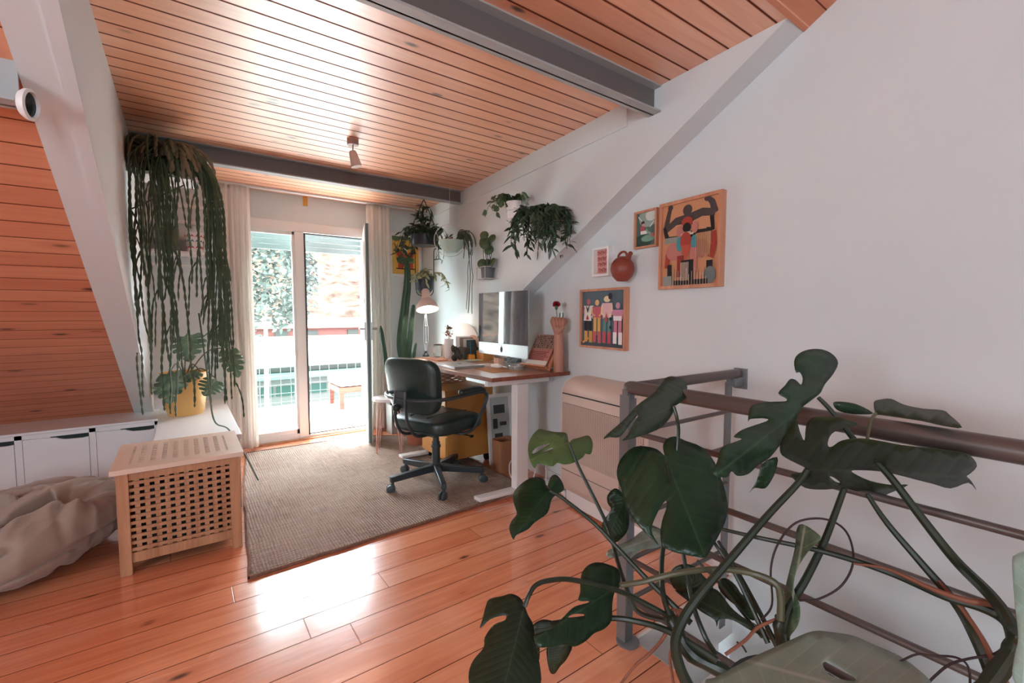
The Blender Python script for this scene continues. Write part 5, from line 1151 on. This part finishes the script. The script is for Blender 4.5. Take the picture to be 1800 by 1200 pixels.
# poster on the window wall
S = [('#5e7a55', disc(.15, .95, .18, .08)), ('#5e7a55', disc(.5, .97, .2, .06)), ('#5e7a55', disc(.85, .93, .2, .09)), ('#d8e0cf', disc(.5, .62, .08, .12)), ('#5a2f2a', disc(.5, .74, .07, .05)), ('#2a2320', disc(.2, .62, .09, .07)), ('#2a2320', disc(.8, .62, .09, .07)), ('#b5392c', disc(.3, .52, .12, .08)), ('#b5392c', disc(.7, .52, .12, .08)), ('#6d9255', rc_(.18, .30, .82, .45)), ('#3f6a44', disc(.5, .40, .3, .08)), ('#c2452f', rc_(.22, .16, .40, .30)), ('#c2452f', rc_(.6, .16, .78, .30)), ('#3a2a22', rc_(.15, .13, .85, .16)), ('#2a2320', limb([(.1, .8), (.15, .7), (.1, .6)], .03)), ('#c2452f', disc(.5, .5, .08, .06))]
pl_ = at(684, 486, Y=4.645); picture('framed_poster', 'yellow poster of figures and foliage in a white frame beside the right curtain', lambda u, v, o: Vector((pl_.x+u, 4.648-o, 1.585+v)), .36, .455, .022, .03, M['white'], '#e0b04e', S, .010)

# clay jug hung on the wall
js, jz = wat(1100, 468, .05); c_ = wl(js, .075, jz-.085); t = thing('clay_jug', 'small dark red clay jug hung between the pictures', 'jug', c_)
g = G(); g.lathe([(0, 0), (.03, .003), (.055, .03), (.066, .065), (.060, .10), (.040, .125), (.018, .137), (.0, .139)], c_, 32)
sp1 = wl(js, .075, jz+.04); g.tube([wl(js-.03, .075, jz+.02), wl(js-.062, .085, jz+.055), wl(js-.075, .09, jz+.062)], [.018, .013, .012], 12); g.build('body', M['jug'], t)
g = G(); g.tube(spline([wl(js+.035, .075, jz+.028), wl(js+.03, .075, jz+.062), wl(js, .075, jz+.078), wl(js-.028, .075, jz+.066), wl(js-.033, .075, jz+.03)], 6), .0065, 10); g.build('handle', M['jug'], t)
g = G(); g.lathe([(0, .0), (.009, .001), (.010, -.002)], wl(js+.01, .125, jz+.02), 12, T=Matrix.Rotation(radians(-80), 3, 'X')); g.build('hole', M['black'], t)

# ------------------------------------------------------------------ convector heater
hx = thing('convector_heater', 'beige convector heater with fine grille against the right wall', 'heater', wl(.66, .1, 0))
hc = pm('beige_enamel', '#cdb9ad', .4); s0_, s1_ = .32, 1.02; Dp = .20
TH = lambda s, z, o: wl(s, o, z)
prof = [(0, .10), (.17, .10), (.185, .12), (.20, .16), (Dp, .715), (.195, .74), (.17, .775), (.13, .795), (.08, .805), (0, .805)]
def hexp(g, pr_, a, b_, m=0):
    n = len(pr_); A1 = [wl(a, o, z) for o, z in pr_]; B1 = [wl(b_, o, z) for o, z in pr_]
    g.add(A1+B1, [list(range(n))[::-1], list(range(n, 2*n))]+[(i, (i+1) % n, n+(i+1) % n, n+i) for i in range(n)], m)
g = G(); hexp(g, prof, s0_+.012, s1_-.012); g.build('body', hc, hx)
for a in (s0_, s1_-.012): g = G(); hexp(g, [(o*1.01, z) for o, z in prof], a, a+.012); g.build('side_panel', pm('lit_side_panel', '#d8cfc8', .4) if a > .5 else hc, hx)  # left end panel coloured paler as a painted highlight
for za, zb_, mm in ((.708, .715, M['black']), (.238, .242, M['steel']), (.298, .3015, hc)): g = G(); g.box(s0_+.014, s1_-.014, za, zb_, Dp-.002, Dp+.0015, 0, TH); g.build('seam', mm, hx, smooth=False)
g = G(); g.box(s0_+.03, s1_-.014, .315, .655, Dp-.0005, Dp+.0008, 1, TH)
for i in range(46): z = .318+.0073*i; g.box(s0_+.03, s1_-.014, z, z+.0042, Dp+.0008, Dp+.0045, 0, TH)
for i in range(45): s = s0_+.04+.0145*i; g.box(s, s+.004, .315, .655, Dp+.0008, Dp+.003, 0, TH)
g.build('grille', [hc, pm('dark_grille_gap', '#5d4a43', .6)], hx, smooth=False)
g = G(); g.box(s0_+.02, s1_-.02, .02, .10, .0, .17, 0, TH); g.build('base', M['white'], hx, smooth=False)

# ------------------------------------------------------------------ stair railing
rl = thing('stair_railing', 'grey metal stair railing with round handrail and four thin lower rails', 'railing', (1.28, 1.05, 0))
hz = .937
g = G(); P_ = [(1.28, 1.045, hz), (1.28, .6, hz), (1.28, 0, hz), (1.28, -1.2, hz)]
g.tube([(1.28, 1.075, hz), (1.28, 1.07, hz), (1.28, 1.06, hz), (1.28, 1.045, hz), (1.28, -1.4, hz)], [.006, .017, .022, .024, .024], 22); g.build('handrail', M['rail'], rl)
g = G(); g.tube([(1.265, 1.045, hz+.0), (1.28, 1.045, hz), (1.93, 1.03, hz), (1.965, 1.03, hz), (1.98, 1.03, hz-.008)], [.01, .020, .020, .019, .010], 20); g.build('wall_handrail', M['rail'], rl)
g = G(); g.box(1.925, 1.995, 1.015, 1.045, hz-.055, hz-.018); g.box(1.99, 2.0, 1.0, 1.06, hz-.07, hz+.02); g.build('wall_bracket', M['post'], rl, bevel=.002)
for z in (.777, .618, .462, .31, .16):
    g = G(); g.cyl((1.285, 1.045, z), (1.285, -1.4, z), .0095, n=12); g.cyl((1.285, 1.045, z), (1.90, 1.03, z), .0085, n=12); g.build('rail', M['rail'], rl)
def post(x, y, ax, base=True, zt=.918, zb=0):
    g = G(); a, b_ = (.021, .005) if ax == 'x' else (.005, .021)
    g.box(x-a, x+a, y-b_, y+b_, zb, zt-.02); g.box(x-a*.6, x+a*.6, y-b_*.6, y+b_*.6, zt-.02, zt)
    if base: g.lathe([(0, 0), (.042, 0), (.042, .006), (.036, .008), (0, .008)], (x, y, .0), 28)
    g.build('post', M['post'], rl)
post(1.277, 1.045, 'x'); post(1.262, 1.06, 'y', False, .93); post(1.905, 1.035, 'x', False, .925, -.2); post(1.277, -.35, 'y')

# ------------------------------------------------------------------ big foreground monstera
pot_c = Vector((1.085, .40, 0))
mo = thing('potted_monstera', 'large dark green monstera in a black pot sprawling over the stair railing', 'potted plant', pot_c)
g = G(); g.lathe([(0, 0), (.115, 0), (.125, .02), (.150, .30), (.153, .33), (.140, .33), (.135, .29), (0, .29)], pot_c, 40); g.build('pot', pm('black_plastic_pot', '#1d2026', .35), mo)
g = G(); g.lathe([(0, .30), (.137, .295)], pot_c, 30); g.build('soil', M['soil'], mo)
P1 = [(1168,800),(1156,790),(1140,785),(1120,784),(1104,792),(1090,808),(1084,828),(1087,846),(1093,862),(1098,888),(1116,916),(1137,939),(1158,958),(1147,939),(1146,925),(1153,907),(1163,888),(1171,880),(1171,893),(1164,914),(1161,935),(1163,957),(1177,967),(1200,974),(1223,978),(1240,979),(1251,963),(1263,942),(1275,916),(1279,895),(1277,872),(1270,848),(1256,812),(1234,786),(1204,774),(1188,767),(1174,770),(1166,780),(1166,792)]
pxleaf(mo, P1, ((1168,800),(1238,975)), 1.12, .02, -.10, .05)
P2 = [(1184,714),(1192,710),(1204,700),(1208,684),(1205,672),(1196,665),(1182,661),(1170,664),(1162,674),(1150,690),(1136,700),(1120,712),(1100,734),(1080,752),(1066,764),(1061,771),(1072,768),(1088,768),(1100,756),(1110,742),(1122,729),(1112,746),(1103,764),(1094,774),(1120,768),(1144,760),(1164,750),(1178,734),(1184,722)]
pxleaf(mo, P2, ((1184,714),(1066,770)), 1.25, .12, -.25, .03, mat='lf')
P3 = [(1000,777),(997,764),(992,760),(976,759),(960,756),(948,754),(938,762),(930,776),(928,792),(932,810),(940,823),(945,814),(960,817),(972,819),(980,813),(992,816),(1008,813),(1024,804),(1029,797),(1038,798),(1042,784),(1040,772),(1033,765),(1018,769),(1006,772)]
pxleaf(mo, P3, ((1000,777),(938,806)), 1.30, .10, -.25, .03, [[(947,784),(966,779),(960,784),(938,797),(937,792)],[(954,794),(968,787),(972,788),(960,793)]], 'lf2')
P4 = [(965,860),(963,852),(968,838),(976,834),(984,840),(991,854),(990,862),(980,868),(970,877),(966,892),(960,904),(940,918),(928,930),(908,940),(903,948),(898,940),(895,926),(900,914),(908,904),(907,896),(902,880),(902,868),(910,856),(926,843),(944,838),(956,842),(960,852)]
pxleaf(mo, P4, ((965,860),(905,944)), 1.22, .05, -.15, .04)
P5 = [(1090,1028),(1088,1002),(1070,992),(1050,988),(1034,993),(1023,1006),(1020,1024),(1020,1040),(1017,1055),(1034,1056),(1033,1059),(1010,1066),(996,1078),(970,1104),(948,1112),(938,1118),(946,1136),(964,1137),(990,1132),(1010,1136),(1030,1126),(1044,1113),(1062,1105),(1075,1090),(1076,1064),(1080,1042)]
pxleaf(mo, P5, ((1090,1028),(942,1122)), .98, .06, -.10, .05, [[(999,1085),(1008,1079),(1025,1079),(1025,1082)]])
pxleaf(mo, [(962,1134),(990,1128),(1006,1134),(996,1158),(985,1170),(974,1184),(965,1176)], ((1000,1130),(972,1184)), 1.0, .03, 0, .02, mat='lf3', step=10)
pxleaf(mo, [(932,1108),(948,1090),(968,1090),(985,1100),(965,1112),(950,1130),(948,1158),(940,1160)], ((975,1095),(940,1158)), 1.02, .03, 0, .02, mat='lf3', step=10)
P6 = [(922,1064),(914,1050),(898,1043),(884,1047),(860,1053),(853,1068),(848,1088),(844,1104),(862,1088),(888,1081),(887,1090),(868,1098),(852,1120),(850,1138),(832,1160),(824,1182),(826,1206),(840,1225),(870,1235),(910,1225),(925,1210),(950,1204),(948,1164),(940,1130),(938,1100),(928,1080)]
pxleaf(mo, P6, ((922,1064),(884,1215)), .90, .05, -.08, .05, mat='lf3')
P7 = [(1436,696),(1443,689),(1450,675),(1464,658),(1473,638),(1464,623),(1445,614),(1422,614),(1403,622),(1396,635),(1399,654),(1406,654),(1411,665),(1408,676),(1399,668),(1389,666),(1380,677),(1368,691),(1382,700),(1380,705),(1352,706),(1329,710),(1318,717),(1315,740),(1320,736),(1347,735),(1347,740),(1312,752),(1298,759),(1290,768),(1304,771),(1287,778),(1268,787),(1261,810),(1254,833),(1277,839),(1286,828),(1296,836),(1315,833),(1333,817),(1352,805),(1371,782),(1394,749),(1408,719),(1420,708)]
pxleaf(mo, P7, ((1436,696),(1262,832)), 1.0, .06, -.08, .05, mat='lf')
pxleaf(mo, [(1340,815),(1366,803),(1364,825),(1358,840),(1345,858),(1326,857),(1317,866),(1330,845)], ((1362,803),(1318,866)), 1.05, 0, 0, .02, mat='lf', step=10)
P8 = [(1418,824),(1402,815),(1384,806),(1372,796),(1372,778),(1385,755),(1399,738),(1406,758),(1414,774),(1417,748),(1427,734),(1450,732),(1475,733),(1492,739),(1508,745),(1480,753),(1462,762),(1455,777),(1457,785),(1464,784),(1480,774),(1512,770),(1548,775),(1585,782),(1640,788),(1686,794),(1706,801),(1717,819),(1699,834),(1708,846),(1716,861),(1702,848),(1671,858),(1640,850),(1612,843),(1585,836),(1548,828),(1502,826),(1500,831),(1530,845),(1567,852),(1596,852),(1567,865),(1541,874),(1519,867),(1484,858),(1450,860),(1415,857),(1392,838),(1395,832),(1410,830)]
pxleaf(mo, P8, ((1418,824),(1700,838)), .93, -.04, .25, .02, [[(1458,837),(1466,839),(1477,848),(1468,846)],[(1537,815),(1545,813),(1552,817),(1545,818)]], 'lf3')
P9 = [(1539,727),(1536,707),(1548,702),(1567,701),(1589,711),(1622,718),(1657,721),(1669,729),(1691,751),(1658,748),(1622,740),(1576,733),(1548,729)]
pxleaf(mo, P9, ((1539,727),(1690,751)), 1.02, -.08, -.3, .02, mat='lf3')
pxleaf(mo, [(1465,707),(1484,706),(1508,711),(1534,725),(1523,728),(1493,727),(1471,720)], ((1534,725),(1465,708)), 1.16, 0, 0, .02, mat='lf', step=9)
pxleaf(mo, [(1660,830),(1690,795),(1706,801),(1717,819),(1699,836),(1680,842)], ((1640,800),(1700,835)), .96, 0, 0, .02, mat='lf', step=10)
P11 = [(1240,1196),(1256,1191),(1294,1170),(1331,1151),(1358,1139),(1393,1123),(1429,1109),(1464,1111),(1500,1117),(1530,1130),(1580,1152),(1615,1177),(1640,1204),(1640,1240),(1580,1262),(1480,1280),(1380,1285),(1290,1265),(1245,1230)]
pxleaf(mo, P11, ((1310,1160),(1600,1240)), .78, -.02, -.16, .06, [[(1446,1166),(1458,1162),(1486,1178),(1506,1196),(1480,1194),(1456,1184)]], 'lf4', 16)
pxleaf(mo, [(1779,987),(1785,975),(1800,969),(1822,965),(1850,1000),(1860,1100),(1830,1190),(1800,1210),(1780,1190),(1784,1150),(1790,1120),(1784,1060)], ((1800,1180),(1815,970)), .62, 0, -.05, .04, mat='lf4')
P13 = [(1397,965),(1400,933),(1407,921),(1420,925),(1435,936),(1442,947),(1419,971),(1400,1003),(1395,1035),(1405,1060),(1406,1085),(1400,1103),(1389,1118),(1388,1136),(1370,1136),(1373,1072),(1384,1018)]
pxleaf(mo, P13, ((1379,1136),(1415,925)), .93, -.3, 0, .04, mat='lf2' if 0 else 'lf5', step=9)
pxleaf(mo, [(1069,967),(1107,949),(1130,932),(1149,928),(1165,935),(1168,956),(1145,964),(1128,966),(1107,982),(1112,968),(1090,977),(1069,979)], ((1165,940),(1069,973)), 1.22, 0, -.3, .02, mat='lf4', step=9)
pxleaf(mo, [(1068,884),(1068,870),(1080,858),(1092,864),(1102,880),(1106,900),(1104,930),(1090,948),(1076,953),(1060,934),(1060,916),(1074,896)], ((1100,870),(1068,948)), 1.30, 0, 0, .03, mat='lf', step=10)
pxleaf(mo, [(1184,1033),(1178,1012),(1184,998),(1200,991),(1219,994),(1237,1012),(1254,1033),(1235,1042),(1205,1040)], ((1250,1035),(1185,1000)), 1.12, 0, 0, .02, mat='lf3', step=10)
pxleaf(mo, [(1186,1037),(1205,1040),(1223,1033),(1245,1033),(1261,1037),(1275,1054),(1290,1072),(1317,1093),(1340,1110),(1352,1122),(1320,1108),(1289,1090),(1265,1088),(1260,1101),(1256,1089),(1233,1075),(1212,1058)], ((1340,1112),(1190,1036)), 1.08, 0, -.1, .02, mat='lf3', step=10)
pxleaf(mo, [(1265,1019),(1277,1016),(1293,1028),(1305,1045),(1321,1046),(1331,1065),(1328,1089),(1312,1085),(1300,1070),(1277,1051),(1263,1033)], ((1328,1085),(1268,1018)), 1.14, 0, 0, .02, mat='lf3', step=10)
stalk(mo, [(1172,812,1.13),(1190,900,1.16),(1203,985,1.12),(1213,1040,1.08),(1222,1075,1.05),(1240,1120,1.02),(1258,1150,1.0)], .0048, r2=.006)
stalk(mo, [(1184,714,1.25),(1190,735,1.24),(1192,770,1.22),(1180,880,1.2),(1166,960,1.15),(1163,1010,1.1),(1168,1055,1.05),(1185,1100,1.02)], .0042, r2=.007)
stalk(mo, [(1001,780,1.30),(1018,822,1.28),(1047,880,1.24),(1070,930,1.2),(1085,985,1.15),(1102,1035,1.1),(1122,1075,1.08),(1175,1092,1.04)], .0042, r2=.006)
stalk(mo, [(966,862,1.22),(990,876,1.21),(1045,920,1.18),(1085,962,1.14),(1130,1010,1.1),(1170,1050,1.06),(1215,1095,1.02)], .0045, r2=.007)
stalk(mo, [(1090,1028,.98),(1130,1022,.99),(1190,1007,1.0),(1260,1000,1.02),(1320,1007,1.0),(1362,1024,.97),(1372,1050,.96),(1372,1090,.95)], .0055, 'stalk2', r2=.008)
stalk(mo, [(922,1066,.90),(930,1045,.91),(942,1028,.93),(965,1020,.95),(1000,1018,.98),(1050,1028,1.0),(1095,1041,1.03),(1130,1058,1.04),(1180,1085,1.03)], .0045, r2=.006)
stalk(mo, [(970,1095,1.0),(1010,1090,1.01),(1077,1086,1.03),(1120,1092,1.03),(1160,1103,1.02),(1200,1122,1.0),(1260,1160,.97)], .005, r2=.008)
stalk(mo, [(1420,824,.94),(1400,852,.95),(1350,905,.97),(1290,975,.98),(1230,1045,.98),(1200,1090,.97),(1187,1130,.96),(1196,1175,.95),(1215,1215,.95)], .0055, 'stalk', r2=.013)
stalk(mo, [(1438,698,1.0),(1455,715,.99),(1480,745,.98),(1512,785,.97),(1560,832,.93),(1620,910,.88),(1680,985,.83),(1740,1045,.76),(1775,1095,.72),(1790,1150,.70)], .0042, 'stalk', r2=.011)
stalk(mo, [(1524,868,.92),(1560,920,.9),(1620,990,.86),(1680,1060,.82),(1715,1120,.78),(1745,1190,.75),(1755,1240,.74)], .0045, 'stalk', r2=.012)
stalk(mo, [(1650,1020,.836),(1690,1068,.806),(1725,1120,.772),(1750,1170,.742),(1772,1210,.73)], .0025, 'stalkr', r2=.006, name='sheath')
stalk(mo, [(1484,858,.94),(1465,910,.95),(1445,960,.95),(1415,1020,.96),(1388,1065,.96),(1375,1110,.96)], .006, 'stalk', r2=.009)
stalk(mo, [(1270,930,1.05),(1330,944,1.0),(1450,970,.93),(1560,1005,.87),(1660,1048,.80),(1720,1066,.77),(1760,1085,.75),(1785,1110,.72)], .004, 'stalk', r2=.009)
stalk(mo, [(1500,990,.893),(1560,1000,.863),(1640,1035,.805),(1700,1055,.77),(1745,1062,.76),(1770,1085,.74)], .0022, 'stalkr', r2=.007, name='sheath')
stalk(mo, [(1539,727,1.02),(1531,738,1.0),(1527,755,.98),(1524,775,.96)], .0038, 'stalk2', r2=.003)
stalk(mo, [(1338,1090,1.0),(1357,1062,.99),(1355,1000,.98),(1368,955,.97),(1400,918,.96),(1450,912,.95),(1488,935,.95),(1500,985,.95),(1480,1028,.96),(1440,1052,.96),(1405,1055,.96)], .0022, 'root', name='aerial_root')
stalk(mo, [(1250,945,1.12),(1290,1005,1.08),(1320,1065,1.04),(1350,1130,1.0)], .004, r2=.006); stalk(mo, [(1262,950,1.14),(1300,1010,1.1),(1335,1075,1.05),(1368,1140,1.0)], .004, r2=.006)
stalk(mo, [(1225,985,1.15),(1260,1020,1.12),(1300,1070,1.1),(1340,1120,1.05)], .003, r2=.004)
stalk(mo, [(1275,1150,.98),(1310,1125,.98),(1333,1102,.99),(1372,1085,.97)], .0035, 'stalkr', name='aerial_root'); stalk(mo, [(1295,1128,.985),(1305,1135,.98),(1312,1146,.97)], .002, 'root', name='aerial_root')
stalk(mo, [(1184,1085,1.02),(1165,1122,1.03),(1140,1150,1.04),(1118,1168,1.05),(1096,1195,1.06),(1085,1215,1.06)], .0045, 'stalkr', name='aerial_root', r2=.003)
stalk(mo, [(1190,1120,1.0),(1178,1150,1.0),(1182,1190,1.0),(1190,1230,.99)], .003, 'stalkr', name='aerial_root')
stalk(mo, [(1575,1166,.8),(1610,1150,.8),(1640,1152,.79),(1680,1155,.78),(1702,1172,.77),(1706,1215,.77)], .0018, 'root', name='aerial_root'); stalk(mo, [(1625,1205,.79),(1665,1170,.78),(1700,1158,.77),(1745,1150,.75),(1765,1138,.74)], .002, 'root', name='aerial_root')
# main woody stems from the pot
def stem3(pts, r, r2, mat='stalkr', nm='stem'):
    P_ = spline([Vector(p) for p in pts], 6); g = G(); k = len(P_); g.tube(P_, [(r+(r2-r)*i/(k-1))*(1+.12*sin(i*1.7)) for i in range(k)], 10); return g.build(nm, M[mat], mo)
sc_ = pot_c+Vector((0, 0, .29))
stem3([sc_+Vector((-.03, .05, 0)), at(1300, 1195, D=.98), at(1215, 1150, D=.99), at(1185, 1098, D=1.02), at(1176, 1080, D=1.04)], .015, .014, 'stalk')
stem3([sc_+Vector((.04, .02, 0)), at(1372, 1120, D=.97), at(1372, 1085, D=.96)], .014, .010, 'stalk')
stem3([sc_+Vector((.05, -.06, 0)), at(1560, 1250, D=.80), at(1700, 1230, D=.74), at(1775, 1150, D=.71), at(1790, 1110, D=.70)], .014, .012, 'stalk')
stem3([at(1176, 1085, D=1.04), at(1190, 1075, D=1.04), at(1205, 1085, D=1.03)], .011, .010, 'stalkr', 'node')
